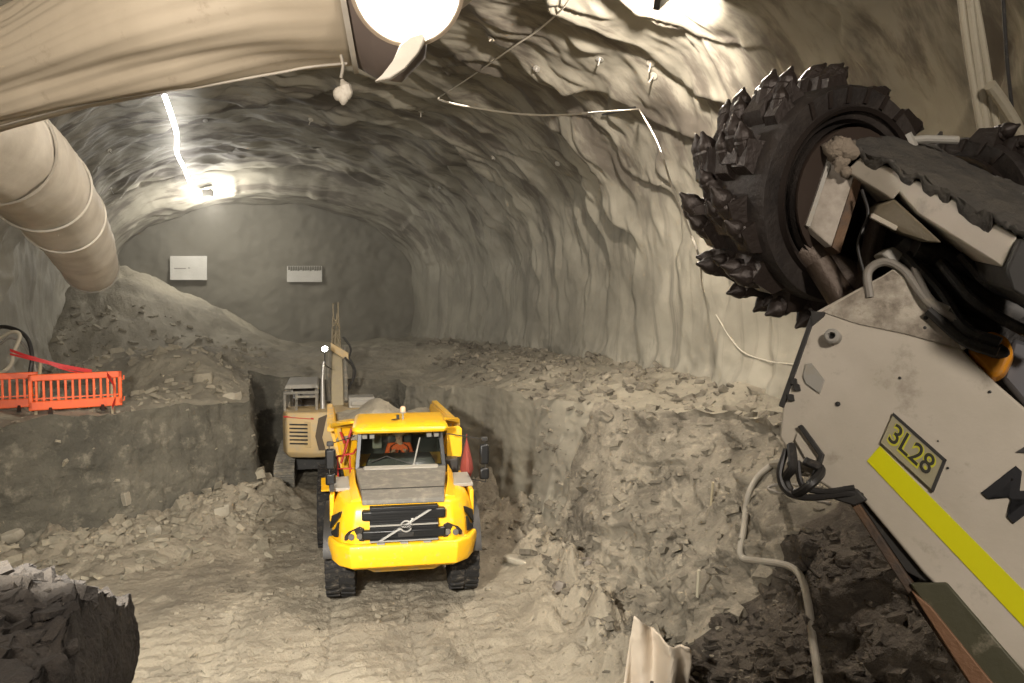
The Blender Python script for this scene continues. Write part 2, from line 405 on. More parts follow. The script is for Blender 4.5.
# ================================================================== the cavern lining
CX = 2.0
def profile(s, HW, ZS, RISE, ZB):
    """s in 0..1 from the left foot over the crown to the right foot"""
    s = np.asarray(s); a = (s-.5)*2
    wl = .24                                     # share of each leg
    th = np.clip(a/(1-wl*0-.26), -1, 1)*math.pi/2
    x = CX+HW*np.sign(np.sin(th))*np.abs(np.sin(th))**.92; z = ZS+RISE*np.cos(th)**.95
    leg = np.clip((np.abs(a)-.74)/.26, 0, 1)
    z = np.where(leg > 0, ZS+(ZB-ZS)*leg, z)
    x = x+np.sign(a)*(-.35*leg**2)
    return x, z
LINING = bpy.data.materials.new('shotcrete'); LINING.use_nodes = True
def lining_mat(m, base=(.34, .315, .25), dark=(.15, .137, .108)):
    nt = m.node_tree; n = nt.nodes; l = nt.links; b = n['Principled BSDF']; b.inputs['Roughness'].default_value = .8
    tc = n.new('ShaderNodeTexCoord')
    def noise(sc, scale=(1,1,1), det=6, ro=.6):
        mp = n.new('ShaderNodeMapping'); mp.inputs['Scale'].default_value = scale; l.new(tc.outputs['Object'], mp.inputs[0])
        t = n.new('ShaderNodeTexNoise'); t.inputs['Scale'].default_value = sc; t.inputs['Detail'].default_value = det; t.inputs['Roughness'].default_value = ro
        l.new(mp.outputs[0], t.inputs['Vector']); return t.outputs['Fac']
    def rng(f, a, c, lo=0, hi=1):
        r = n.new('ShaderNodeMapRange'); r.interpolation_type = 'SMOOTHSTEP'; l.new(f, r.inputs[0]); r.inputs[1].default_value = a; r.inputs[2].default_value = c; r.inputs[3].default_value = lo; r.inputs[4].default_value = hi; return r.outputs[0]
    def mix(f, a, c, mode='MIX'):
        x = n.new('ShaderNodeMix'); x.data_type = 'RGBA'; x.blend_type = mode; l.new(f, x.inputs['Factor'])
        for s_, v in (('A', a), ('B', c)):
            if isinstance(v, tuple): x.inputs[s_].default_value = (*v, 1)
            else: l.new(v, x.inputs[s_])
        return x.outputs['Result']
    c = mix(rng(noise(.35, det=4), .35, .65), base, tuple(.72*q for q in base))
    c = mix(rng(noise(.55, (1, 3.0, .12), 5, .7), .52, .72, 0, .75), c, dark)         # damp bands running down the wall, round by round
    c = mix(rng(noise(2.5, (1, 1, .4), 8, .7), .60, .75, 0, .5), c, dark)
    sx = n.new('ShaderNodeSeparateXYZ'); l.new(tc.outputs['Object'], sx.inputs[0])
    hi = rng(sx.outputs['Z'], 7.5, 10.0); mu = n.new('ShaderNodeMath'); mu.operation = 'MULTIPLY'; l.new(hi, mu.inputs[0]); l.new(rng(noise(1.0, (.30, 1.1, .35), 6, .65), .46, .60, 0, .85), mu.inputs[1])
    c = mix(mu.outputs[0], c, (.115, .098, .078))      # dark brown streaky patches mixed in towards the crown
    l.new(c, b.inputs['Base Color'])
    bn = n.new('ShaderNodeBump'); bn.inputs['Strength'].default_value = .35; bn.inputs['Distance'].default_value = .05
    l.new(noise(2.2, det=9, ro=.6), bn.inputs['Height']); l.new(bn.outputs[0], b.inputs['Normal'])
lining_mat(LINING)
def lining(y0, y1, ns, ny, HW, ZS, RISE, ZB, amp=1, power=1.0):
    s = np.linspace(0, 1, ns); yy = y0+(y1-y0)*np.linspace(0, 1, ny)**power
    x, z = profile(s, HW, ZS, RISE, ZB)
    dx, dz = np.gradient(x), np.gradient(z); ln = np.hypot(dx, dz); nx, nz = dz/ln, -dx/ln     # inward
    arc = np.concatenate([[0], np.cumsum(np.hypot(np.diff(x), np.diff(z)))])
    A, Yg = np.meshgrid(arc, yy, indexing='ij')
    XX = np.repeat(x[:, None], ny, 1); ZZ = np.repeat(z[:, None], ny, 1)
    up = sstep(4.6, 8.5, ZZ)          # roof weight
    # blasting rounds: the shell steps outward, then tapers back in
    wob = 1.3*fbm(P3(A*.14, Yg*.08, 1), 2)+.22*fbm(P3(A*.55, Yg*.25, 2), 2)+.5*up*pn(P3(A*.45, Yg*.2, 4))
    ph = Yg/2.1+wob; fr = ph-np.floor(ph); ring = np.floor(ph)
    am = np.clip(.55+1.1*pn(P3(ring*1.7, A*.22, 5)), 0.05, 1.3)
    am0 = np.clip(.55+1.1*pn(P3((ring-1)*1.7, A*.22, 5)), 0.05, 1.3); am = am0+(am-am0)*sstep(0, .16, fr)
    saw = np.where(fr < .16, 1-sstep(0, .16, fr), (fr-.16)/.84)       # 0 = deep, 1 = proud
    d = (.46*am*saw)*(.22+.78*up)
    ph2 = Yg/.62+2.6*fbm(P3(A*.25, Yg*.14, 12), 3)
    fr2 = ph2-np.floor(ph2); am2 = np.clip(.1+1.4*pn(P3(np.floor(ph2)*2.1, A*.55, 9)), 0, 1)
    am20 = np.clip(.1+1.4*pn(P3((np.floor(ph2)-1)*2.1, A*.55, 9)), 0, 1); am2 = am20+(am2-am20)*sstep(0, .25, fr2)
    saw2 = np.where(fr2 < .25, 1-sstep(0, .25, fr2), (fr2-.25)/.75)
    d += .17*am2*saw2*up
    d += .22*fbm(P3(A*.28, Yg*.22, 20), 3)
    P = P3(XX, Yg, ZZ)
    d += up*.09*fbm(P3(A*.45, Yg*1.1, 22), 3)+.022*fbm(P*1.4, 3)
    d += .25*(1-sstep(3.2, 5.2, ZZ))*ridged(P*np.array([1, .7, .9])+4, 3)      # ragged foot
    d *= amp
    P[..., 0] += nx[:, None]*d; P[..., 2] += nz[:, None]*d
    return P, s
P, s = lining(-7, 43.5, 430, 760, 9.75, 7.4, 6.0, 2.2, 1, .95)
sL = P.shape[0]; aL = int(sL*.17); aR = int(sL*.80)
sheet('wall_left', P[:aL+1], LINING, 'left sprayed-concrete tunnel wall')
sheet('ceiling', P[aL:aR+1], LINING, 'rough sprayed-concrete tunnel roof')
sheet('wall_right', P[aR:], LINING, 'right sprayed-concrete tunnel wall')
# the smaller end bay
P2, _ = lining(45.6, 51.5, 300, 110, 9.0, 7.3, 4.75, 2.2, .6)
sheet('trim_1', P2, LINING, 'smaller arch bay at the end of the tunnel')
# sloping lip between the two profiles
xa, za = P[:, -1, 0], P[:, -1, 2]; sa = np.linspace(0, 1, sL); sb = np.linspace(0, 1, P2.shape[0])
xb, zb = np.interp(sa, sb, P2[:, 0, 0]), np.interp(sa, sb, P2[:, 0, 2]); yb = np.full_like(xa, 45.6)
xs_ = np.convolve(np.pad(xa, 12, 'edge'), np.ones(25)/25, 'valid'); zs_ = np.convolve(np.pad(za, 12, 'edge'), np.ones(25)/25, 'valid')
nl = 30; Lp = np.zeros((sL, nl, 3))
for j in range(nl):
    q = j/(nl-1); e_ = min(1, j/4); xc_ = xa+(xs_-xa)*e_; zc_ = za+(zs_-za)*e_; Lp[:, j, 0] = xc_+(xb-xc_)*q; Lp[:, j, 2] = zc_+(zb-zc_)*q; Lp[:, j, 1] = 43.5+2.1*q**1.4
Lp[:, 1:-1] += (.07*fbm(Lp[:, 1:-1]*np.array([.35, .8, .5]), 3))[..., None]
sheet('trim_2', Lp, LINING, 'lip of the end bay')
FACEM = mat('headwall_shotcrete', (.205, .19, .15), .9, bump=.4, bscale=2.5, var=(.165, .152, .118), vscale=.35)
gx = np.linspace(-9, 13, 160); gz = np.linspace(2, 14, 90); GX, GZ = np.meshgrid(gx, gz, indexing='ij')
GY = 50.2+.25*fbm(P3(GX*.3, GZ*.3, 1), 4)+.05*fbm(P3(GX*2, GZ*2, 1), 3)
sheet('wall_back', P3(GX, GY, GZ), FACEM, 'flat sprayed end wall of the tunnel')
# closes the tunnel behind the viewer
gx = np.linspace(-9, 13, 60); gz = np.linspace(-1, 14, 40); GX, GZ = np.meshgrid(gx, gz, indexing='ij')
sheet('wall_front', P3(GX, -6.8+.3*fbm(P3(GX*.3, GZ*.3, 5), 4), GZ), FACEM, 'tunnel end behind the viewer', bvh=False)
# ================================================================== articulated haul truck
YEL = mat('truck_yellow', (.92, .50, .012), .38, coat=.15, bump=.03, bscale=30, dust=.22, dustcol=(.50, .38, .18), vscale=2.2)
YELD = mat('body_yellow', (.80, .46, .04), .5, dust=.5, dustcol=(.46, .38, .24), vscale=1.5)
DUSTYGREY = mat('dusty_hood_grey', (.15, .138, .115), .8, dust=.5, dustcol=(.26, .235, .185), vscale=1.6, bump=.1, bscale=30)
BLK = mat('black_plastic', (.010, .010, .010), .4, dust=.05, dustcol=(.05, .045, .035), vscale=3)
BLK2 = mat('charcoal_metal', (.025, .023, .020), .55, dust=.2, dustcol=(.10, .088, .07), vscale=3)
RUBBER = mat('tyre_rubber', (.014, .013, .012), .85, dust=.35, dustcol=(.12, .10, .075), vscale=3, bump=.2, bscale=25)
CHROME = mat('bright_metal', (.70, .68, .63), .35, metal=.6)
GREYP = mat('grey_paint', (.30, .285, .25), .6, dust=.4, vscale=3)
REDP = mat('red_paint', (.45, .03, .02), .5, dust=.2, vscale=3)
GLOSSD = mat('dark_lens', (.03, .025, .02), .08, coat=1)
LENS = mat('lamp_lens', (.55, .53, .48), .12, metal=.6)
GLASS = bpy.data.materials.new('cab_glass'); GLASS.use_nodes = True
def glass_mat(m, tint=(.75, .78, .74), gl=.12):
    n = m.node_tree.nodes; l = m.node_tree.links; n.remove(n['Principled BSDF'])
    t = n.new('ShaderNodeBsdfTransparent'); t.inputs[0].default_value = (*tint, 1)
    g = n.new('ShaderNodeBsdfGlossy'); g.inputs['Roughness'].default_value = .04; g.inputs[0].default_value = (1, 1, 1, 1)
    f = n.new('ShaderNodeFresnel'); f.inputs[0].default_value = 1.5
    x = n.new('ShaderNodeMixShader'); l.new(f.outputs[0], x.inputs[0]); l.new(t.outputs[0], x.inputs[1]); l.new(g.outputs[0], x.inputs[2]); l.new(x.outputs[0], n['Material Output'].inputs[0])
glass_mat(GLASS)

TP = W(404, 500, 13.8); TP = Vector((TP.x, TP.y, 0))
thead = math.atan2(-(TP.x-0), TP.y)            # truck axis points at the viewer
TRZ = thead + math.radians(1.5)
truck = thing('haul_truck', (TP.x, TP.y, 0.03), 'yellow articulated dump truck standing nose-first on the muddy pit floor', 'truck', rz=TRZ)
def plan_ring(pts, z): return [(x, y, z) for x, y in pts]
def sc(pts, k, y0=.0, dy=0): return [(x*k, y0+(y-y0)+dy) for x, y in pts]
# bumper
bp = [(-1.40,.95),(-1.40,.62),(-1.22,.20),(-.98,.0),(.98,.0),(1.22,.20),(1.40,.62),(1.40,.95)]
m = M().loft([plan_ring([(x*.90, y+.06) for x, y in bp], .98), plan_ring([(x*.97, y+.01) for x, y in bp], 1.03), plan_ring(bp, 1.30), plan_ring([(x*1.0, y+.03) for x, y in bp], 1.41), plan_ring([(x*.985, y+.07) for x, y in bp], 1.44)])
bumper = m.build('bumper', YEL, truck, bevel=.015)
for x in (-.42, .0, .42): M().box(x-.07, x+.07, .03, .12, 1.43, 1.455).build('bumper_step', GREYP, bumper)
M().loft([plan_ring([(-.55,.35),(.55,.35),(.7,1.4),(-.7,1.4)], .82), plan_ring([(-.8,.12),(.8,.12),(.95,1.5),(-.95,1.5)], 1.02)]).build('belly_plate', YELD, truck)
# nose: plan outlines from bumper top to hood edge
npn = [(-1.35,2.1),(-1.35,.80),(-1.15,.30),(-.93,.13),(.93,.13),(1.15,.30),(1.35,.80),(1.35,2.1)]
nose = M().loft([plan_ring(npn, 1.40), plan_ring([(x*.99, y+.02) for x, y in npn], 1.72), plan_ring([(x*.955, y+.06) for x, y in npn], 2.02), plan_ring([(x*.91, y+.13) for x, y in npn], 2.13), plan_ring([(x*.80, y+.30) for x, y in npn], 2.19)])
nose.build('hood', YEL, truck, bevel=.03)
# raised yellow shoulders each side of the grey hood panel
for s in (-1, 1):
    M().loft([[(s*.74,.32,2.10),(s*.98,.40,2.10),(s*.96,.42,2.17),(s*.78,.36,2.22)],[(s*.86,1.2,2.1),(s*1.06,1.2,2.1),(s*1.02,1.2,2.22),(s*.90,1.2,2.33)],[(s*.93,2.1,2.1),(s*1.12,2.1,2.1),(s*1.05,2.1,2.30),(s*.97,2.1,2.44)]]).build('hood_shoulder', YEL, truck, bevel=.02)
hp = M().loft([[(-.75,.20,2.12),(.75,.20,2.12),(.75,.22,2.205),(-.75,.22,2.205)],[(-.79,.75,2.1),(.79,.75,2.1),(.79,.75,2.29),(-.79,.75,2.29)],[(-.90,1.75,2.1),(.90,1.75,2.1),(.90,1.75,2.37),(-.90,1.75,2.37)],[(-.93,2.1,2.1),(.93,2.1,2.1),(.93,2.1,2.40),(-.93,2.1,2.40)]])
hpo = hp.build('hood_panel', DUSTYGREY, truck, bevel=.02, label='dust-covered grey panel along the middle of the hood')
M().loft([[(-.785,.70,2.285),(.785,.70,2.285),(.785,.70,2.292),(-.785,.70,2.292)],[(-.79,.73,2.29),(.79,.73,2.29),(.79,.73,2.299),(-.79,.73,2.299)]]).build('panel_seam', BLK2, hpo)
# air inlet hump in front of the windshield
M().loft([[(-.78,1.92,2.34),(.78,1.92,2.34),(.74,1.96,2.405),(-.74,1.96,2.405)],[(-.80,2.15,2.36),(.80,2.15,2.36),(.76,2.15,2.43),(-.76,2.15,2.43)]]).build('cowl', GREYP, truck, bevel=.02)
# grille
gr = M().box(-.62, .62, .075, .35, 1.455, 2.10).build('grille', BLK, truck, bevel=.01)
for z in (1.955, 1.60): M().box(-.76, .76, .055, .3, z-.09, z+.09).build('grille_bar', BLK, gr, bevel=.035)
for z in np.linspace(1.50, 2.06, 14):
    M().box(-.59, .59, .055, .08, z-.006, z+.006).build('slat', BLK, gr)
for z in (1.775, 1.485): M().box(-.62, .62, .035, .08, z-.012, z+.012).build('trim_strip', GREYP, gr)
# diagonal bar and round iron mark
M().hexa([(-.46,.02,1.50),(-.40,.02,1.50),(-.40,.05,1.50),(-.46,.05,1.50),(.44,.02,2.035),(.50,.02,2.035),(.50,.05,2.035),(.44,.05,2.035)]).build('diagonal_bar', CHROME, gr)
em = M().lathe([(.088,0),(.105,.0),(.112,.02),(.105,.04),(.088,.04),(.082,.02),(.088,0)], (.035,.035,1.755), (0,-1,0), 36).build('emblem_ring', CHROME, gr)
M().tube([(.105,.005,1.835),(.165,.005,1.895)], .012, 8).tube([(.165,.005,1.895),(.125,.005,1.893)], .011, 6).tube([(.165,.005,1.895),(.163,.005,1.855)], .011, 6).build('emblem_arrow', CHROME, gr)
M().box(-.07, .14, -.012, .02, 1.728, 1.782).build('emblem_band', BLK2, gr, bevel=.004)
RX = Matrix.Rotation(math.pi/2, 4, 'X')
text('emblem_lettering', 'VOLVO', .05, CHROME, gr, Matrix.Translation((.035, -.016, 1.755)) @ RX, .002, .001)
M().box(-.11, .17, .03, .06, 1.555, 1.635).build('number_plate', BLK2, gr, bevel=.004)
for x in (-.075,-.02,.035,.09,.14): M().box(x-.017, x+.017, .022, .035, 1.57, 1.62).build('plate_mark', BLK2, gr)
# headlights and side inlets
for s in (-1, 1):
    f = lambda x, z: (s*x, .135+max(0, (x-.93))*.80-.03, z)
    pts = [f(.72,1.48), f(.72,1.72), f(.80,1.76), f(1.0,1.66), f(1.08,1.56), f(1.08,1.48)]
    h = M().prism(pts, (0, .12, 0)).build('headlight', GLOSSD, truck, bevel=.012)
    for x, z in ((.80,1.58),(.95,1.565)):
        M().lathe([(0,.0),(.052,0),(.06,-.03)], (s*x, f(x, z)[1]-.012, z), (0,-1,0), 18).build('lamp_lens', mat('headlamp_lens', (.20, .19, .17), .12, metal=.4), h)
    # two slanted black inlets on the corner
    def cpt(u, z):      # u along the chamfer 0..1 from (1.08,.27) to (1.38,.85)
        k = 1-.045*max(0, (z-1.72))/.3
        return (s*(1.17+.19*u)*k+s*.012, .315+.5*u+.02-.04, z)
    M().prism([cpt(.15,1.98), cpt(.95,1.80), cpt(1.0,1.55), cpt(.75,1.62), cpt(.2,1.86)], (-s*.06, .03, 0)).build('side_inlet', BLK, truck, bevel=.008)
    M().prism([cpt(.45,1.62), cpt(.95,1.50), cpt(.95,1.45), cpt(.5,1.46), cpt(.2,1.50), cpt(.2,1.78)], (-s*.06, .03, 0)).build('side_inlet', BLK, truck, bevel=.008)
    # fender, inner arch and grey step plates
    ar = [(s*1.49, 1.52+1.02*math.cos(t), .80+1.02*math.sin(t)) for t in np.linspace(.15*math.pi, .92*math.pi, 14)]
    m = M(); ring = []
    for p in ar: ring.append([(p[0],p[1],p[2]),(p[0]-s*.70,p[1],p[2]),(p[0]-s*.70,p[1],p[2]+.05),(p[0],p[1],p[2]+.05)])
    m.loft(ring).build('wheel_arch', BLK2, truck)
    M().box(*(sorted((s*.98, s*1.40))), 1.15, 2.15, 2.16, 2.23).build('step_plate', GREYP, truck, bevel=.015, label='grey anti-slip step plate')
    M().box(*(sorted((s*1.30, s*1.38))), .9, 2.6, 1.35, 2.16).build('fender', YEL, truck, bevel=.02)
# tyres
def tyre_mesh(R=.80, w=.58):
    m = M(); n = 48
    prof = [(R*.50,-w*.40),(R*.58,-w*.47),(R*.80,-w*.50),(R*.93,-w*.46),(R*.955,-w*.40),(R*.96,0),(R*.955,w*.40),(R*.93,w*.46),(R*.80,w*.50),(R*.58,w*.47),(R*.50,w*.40)]
    m.lathe(prof, (0,0,0), (1,0,0), n)
    for k in range(26):                   # chunky angled lugs, staggered both sides
        for s in (-1, 1):
            a = 2*math.pi*(k+(.5 if s > 0 else 0))/26
            def pt(x, da, r): return (x, r*math.cos(a+da), r*math.sin(a+da))
            m.hexa([pt(s*.015,-.055,R*.94), pt(s*w*.49,.03,R*.93), pt(s*w*.49,.125,R*.93), pt(s*.015,.05,R*.94), pt(s*.015,-.05,R*1.0), pt(s*w*.47,.035,R*.985), pt(s*w*.47,.118,R*.985), pt(s*.015,.045,R*1.0)])
    return m
def wheel(root, x, y, s, name='wheel'):
    t = tyre_mesh().build(name, RUBBER, None, smooth=30); t.parent = root; t.location = (x, y, .79)
    h = M().lathe([(0,.10),(.10,.10),(.13,.04),(.20,.02),(.22,-.08),(.30,-.10),(.36,.02),(.42,.05),(.43,-.1)], (s*.16,0,0), (s,0,0), 30).build('hub', YELD, t)
    for k in range(10):
        a = 2*math.pi*k/10; M().lathe([(.02,0),(.02,.03),(0,.03)], (s*.12,.26*math.cos(a),.26*math.sin(a)), (s,0,0), 6).build('wheel_nut', BLK2, h)
    return t
wheel(truck, -1.20, 1.52, -1); wheel(truck, 1.20, 1.52, 1)
M().tube([(-1,1.52,.79),(1,1.52,.79)], .14, 12).box(-.25,.25,1.3,1.75,.6,1.0).build('axle', BLK2, truck)
M().box(-.45,.45,.6,3.2,.85,1.35).build('chassis', BLK2, truck)
# cab
def pil(a, b, w=.045, d=.06):
    a = Vector(a); b = Vector(b); return M().hexa([(a.x-w,a.y-d,a.z),(a.x+w,a.y-d,a.z),(a.x+w,a.y+d,a.z),(a.x-w,a.y+d,a.z),(b.x-w,b.y-d,b.z),(b.x+w,b.y-d,b.z),(b.x+w,b.y+d,b.z),(b.x-w,b.y+d,b.z)])
cab = M().box(-.93,.93,2.2,3.75,1.35,2.38).build('cab', YEL, truck, bevel=.02)
for s in (-1, 1):
    pil((s*.90,2.20,2.36),(s*.84,2.42,3.12)).build('pillar', BLK, cab, bevel=.01)
    pil((s*.90,3.70,2.36),(s*.86,3.70,3.12),.05,.05).build('pillar', BLK, cab, bevel=.01)
    M().hexa([(s*.915,2.25,2.38),(s*.92,2.25,2.38),(s*.92,3.68,2.38),(s*.915,3.68,2.38),(s*.875,2.45,3.1),(s*.88,2.45,3.1),(s*.88,3.68,3.1),(s*.875,3.68,3.1)]).build('side_window', GLASS, cab)
M().hexa([(-.86,2.19,2.38),(.86,2.19,2.38),(.86,2.20,2.38),(-.86,2.20,2.38),(-.80,2.40,3.1),(.80,2.40,3.1),(.80,2.41,3.1),(-.80,2.41,3.1)]).build('windshield', GLASS, cab)
M().box(-.86,.86,3.66,3.74,2.36,3.12).build('rear_panel', BLK, cab)
M().box(-.9,.9,2.14,2.30,2.33,2.40).box(-.86,.86,2.36,2.46,3.06,3.13).build('window_seal', BLK, cab, bevel=.01)
M().loft([[(-.74,2.25,2.38),(.74,2.25,2.38),(.66,2.30,2.55),(-.66,2.30,2.55)],[(-.74,2.7,2.38),(.74,2.7,2.38),(.62,2.62,2.60),(-.62,2.62,2.60)]]).build('dashboard', BLK2, cab, bevel=.02)
rp = [(-1.0,2.20),(-.93,2.08),(.93,2.08),(1.0,2.20),(1.0,3.85),(-1.0,3.85)]
roof = M().loft([plan_ring([(x*.96, y+.05) for x, y in rp], 3.10), plan_ring(rp, 3.15), plan_ring(rp, 3.21), plan_ring([(x*.95, y+.14 if y < 3 else y-.05) for x, y in rp], 3.27), plan_ring([(x*.80, y+.35 if y < 3 else y-.2) for x, y in rp], 3.30)]).build('cab_roof', YEL, cab, bevel=.03)
for s in (-1, 1):
    for k in (0, 1):
        x = s*(.74-.15*k); wl = M().box(x-.06, x+.06, 2.14, 2.24, 2.99, 3.09).build('work_light', BLK2, cab, bevel=.01)
        M().box(x-.045, x+.045, 2.13, 2.145, 3.005, 3.075).build('lamp_lens', LENS, wl)
bc = M().tube([(.06,2.7,3.3),(.06,2.7,3.46)], .02, 8).lathe([(.07,0),(.07,.03),(.0,.03)], (.06,2.7,3.44), (0,0,1), 16).build('beacon', GREYP, truck)
M().lathe([(.06,0),(.06,.08),(.04,.11),(0,.12)], (.06,2.7,3.47), (0,0,1), 16).build('beacon_dome', mat('beacon_amber', (.75, .5, .32), .2, coat=.5), bc)
M().box(-.08,-.02,2.5,2.6,3.33,3.42).tube([(-.2,2.4,3.34),(-.02,2.4,3.36)], .012, 6).build('roof_aerial', BLK, truck)
# wipers
wb = M().tube([(.26,2.12,2.42),(.40,2.22,2.98)], .016, 6).build('wiper', GREYP, truck)
M().tube([(.23,2.10,2.44),(-.30,2.14,2.62),(-.62,2.16,2.50)], .012, 6).build('wiper', BLK2, truck)
# interior
M().box(-.27,.27,3.15,3.3,2.2,2.95).box(-.25,.25,2.7,3.2,2.15,2.3).build('seat', BLK2, cab, bevel=.04)
m = M().lathe([(.20,-.012),(.212,0),(.20,.012),(.188,0),(.20,-.012)], (-.02,2.78,2.62), (0,-.6,.8), 24); m.tube([(-.02,2.6,2.4),(-.02,2.78,2.61)], .025, 8).build('steering_wheel', BLK, cab)
M().box(-.60,-.40,3.4,3.5,2.55,2.95).build('rear_window', GREYP, cab)
# yellow side panels seen beside the cab
def panel(pts, vec, name, mt, lab=None):
    return M().prism(pts, vec).build(name, mt, truck, bevel=.012, label=lab)
panel([(1.02,2.9,2.40),(1.34,2.9,2.40),(1.36,2.9,2.55),(1.36,2.9,3.02),(1.30,2.9,3.08),(1.02,2.9,3.06)], (0,.1,0), 'heat_shield', YEL)
M().box(.95,1.25,2.6,3.2,2.1,2.42).build('air_cleaner', BLK2, truck, bevel=.03)
# mirrors
def mirror(s, xm, zt, zb):
    y = 1.55
    arm = M().tube([(s*.95,2.15,3.06),(s*xm,y,3.02),(s*xm,y,2.14),(s*.98,2.1,2.20)], .013, 6).build('mirror_arm', BLK2, truck)
    hm = M().box(s*(xm-.02)-.10, s*(xm-.02)+.10, y-.02, y+.10, 2.50, 2.92).build('mirror', BLK, truck, bevel=.04)
    M().box(s*(xm-.02)-.085, s*(xm-.02)+.085, y+.10, y+.108, 2.53, 2.89).build('mirror_glass', CHROME, hm)
    M().box(s*(xm-.02)-.10, s*(xm-.02)+.10, y-.02, y+.10, 2.19, 2.43).build('mirror', BLK, truck, bevel=.04)
    M().box(s*(xm-.02)-.07, s*(xm-.02)+.07, y-.02, y+.08, 2.98, 3.07).build('work_light', BLK2, truck, bevel=.02)
mirror(1, 1.70, 3.0, 2.2)
mirror(-1, 1.42, 3.0, 2.2)
# red handrails and folded red flag
m = M()
for x in (-1.30, -1.05): m.tube([(x,2.3,2.16),(x,2.3,2.62)], .018, 7)
m.tube([(-1.32,2.28,2.62),(-.98,2.36,2.66),(-.93,2.5,2.72)], .022, 7).tube([(-1.32,2.28,2.36),(-1.0,2.3,2.36)], .014, 7)
m.build('handrail', REDP, truck, label='red handrail beside the cab door')
M().loft([[(1.42+.12*math.cos(a)*r, 2.5+.12*math.sin(a)*r*(1+.2*math.sin(3*a)), z) for a in np.linspace(0, 2*math.pi, 14, endpoint=False)] for r, z in ((.5,1.98),(1.25,2.2),(1.0,2.4),(.4,2.72),(.12,2.85))]).tube([(1.42,2.5,1.9),(1.42,2.5,2.97)], .013, 6).build('flag', mat('red_cloth', (.26,.05,.035), .8), truck, bevel=0, label='furled red cloth flag on a rod')
for s in (-1,): M().box(-1.38,-1.30,1.0,1.12,2.2,2.34).build('marker_lamp', BLK2, truck)
# rear unit, slewed a little on the articulation joint
rear = bpy.data.objects.new('dump_frame', None); C.objects.link(rear); 
RY = 3.25; RA = math.radians(4)
RM = Matrix.Translation((-.02, RY, 0)) @ Matrix.Rotation(RA, 4, 'Z')
bpy.data.objects.remove(rear)
def rb(m): m.v = [tuple(RM @ Vector(v)) for v in m.v]; return m
frame = rb(M().box(-.4,.4,-.3,5.2,.75,1.35)).build('rear_chassis', BLK2, truck)
def rwheel(x, y, s):
    t = tyre_mesh().build('wheel', RUBBER, truck, smooth=30); t.location = RM @ Vector((x, y, .79)); t.rotation_euler = (0, 0, RA)
    M().lathe([(0,.10),(.10,.10),(.13,.04),(.22,.0),(.30,-.05),(.36,.02),(.42,.05),(.43,-.1)], (s*.16,0,0), (s,0,0), 24).build('hub', YELD, t)
for y in (1.5, 3.3):
    for s in (-1, 1): rwheel(s*1.52, y, s)
    rb(M().tube([(-1.2,y,.79),(1.2,y,.79)], .13, 10)).build('axle', BLK2, truck)
for s in (-1, 1):
    rb(M().hexa([(s*1.70,.55,1.55),(s*1.12,.55,1.55),(s*1.12,1.0,1.72),(s*1.70,1.0,1.72),(s*1.70,.55,1.59),(s*1.12,.55,1.59),(s*1.12,1.0,1.76),(s*1.70,1.0,1.76)])).build('mudguard', YEL, truck)
# dump body: open box of ribbed plates
m = M()
def plate(a, b, c, d, tk):
    a, b, c, d = map(Vector, (a, b, c, d)); n = (b-a).cross(d-a).normalized()*tk; m.hexa([a, b, c, d, a+n, b+n, c+n, d+n])
plate((-1.42,.95,2.98),(1.42,.95,2.98),(1.15,1.75,1.55),(-1.15,1.75,1.55),.06)       # headboard
plate((-1.15,1.75,1.55),(1.15,1.75,1.55),(1.15,5.0,1.75),(-1.15,5.0,1.75),.06)       # floor
plate((-1.42,.95,2.98),(-1.15,1.75,1.55),(-1.15,5.0,1.75),(-1.42,4.9,2.86),.06)
plate((1.42,.95,2.98),(1.42,4.9,2.86),(1.15,5.0,1.75),(1.15,1.75,1.55),.06)
rb(m).build('dump_body', YEL, truck, bevel=.01)
m = M(); m.box(-1.50,1.50,.72,1.0,2.96,3.06)
m.loft([[(-1.5,.75,2.96),(-1.5,.75,3.06),(-1.5,.95,3.06),(-1.5,.95,2.96)],[(-1.05,-.05,3.16),(-1.05,-.05,3.22),(-1.05,.95,3.12),(-1.05,.95,3.02)],[(1.05,-.05,3.16),(1.05,-.05,3.22),(1.05,.95,3.12),(1.05,.95,3.02)],[(1.5,.75,2.96),(1.5,.75,3.06),(1.5,.95,3.06),(1.5,.95,2.96)]])
rb(m).build('spill_guard', YEL, truck, bevel=.015)
m = M()
for x in (-1.3,-.65,0,.65,1.3): m.hexa([(x-.05,.86,2.95),(x+.05,.86,2.95),(x+.05,.98,2.95),(x-.05,.98,2.95),(x*.82-.05,1.62,1.56),(x*.82+.05,1.62,1.56),(x*.82+.05,1.76,1.56),(x*.82-.05,1.76,1.56)])
for s in (-1, 1):
    for y in (1.6, 2.6, 3.6, 4.6): m.hexa([(s*1.44,y,2.9),(s*1.53,y,2.9),(s*1.53,y+.12,2.9),(s*1.44,y+.12,2.9),(s*1.15,y,1.8),(s*1.24,y,1.8),(s*1.24,y+.12,1.8),(s*1.15,y+.12,1.8)])
    m.box(*sorted((s*1.40, s*1.55)),.95,4.9,2.84,2.96)
rb(m).build('body_rib', YELD, truck, bevel=.01)
m = M(); m.tube([(-1.30,.95,2.95),(-1.16,.95,2.55)], .03, 6).tube([(-1.0,.9,2.9),(-1.25,.9,2.1)], .03, 6)
rb(m).build('strut', REDP, truck)
m = M(); 
for x in (-.38,.38): m.tube([(x,.2,1.3),(x,1.6,1.9)], .07, 10)
rb(m).build('hoist_cylinder', BLK2, truck)
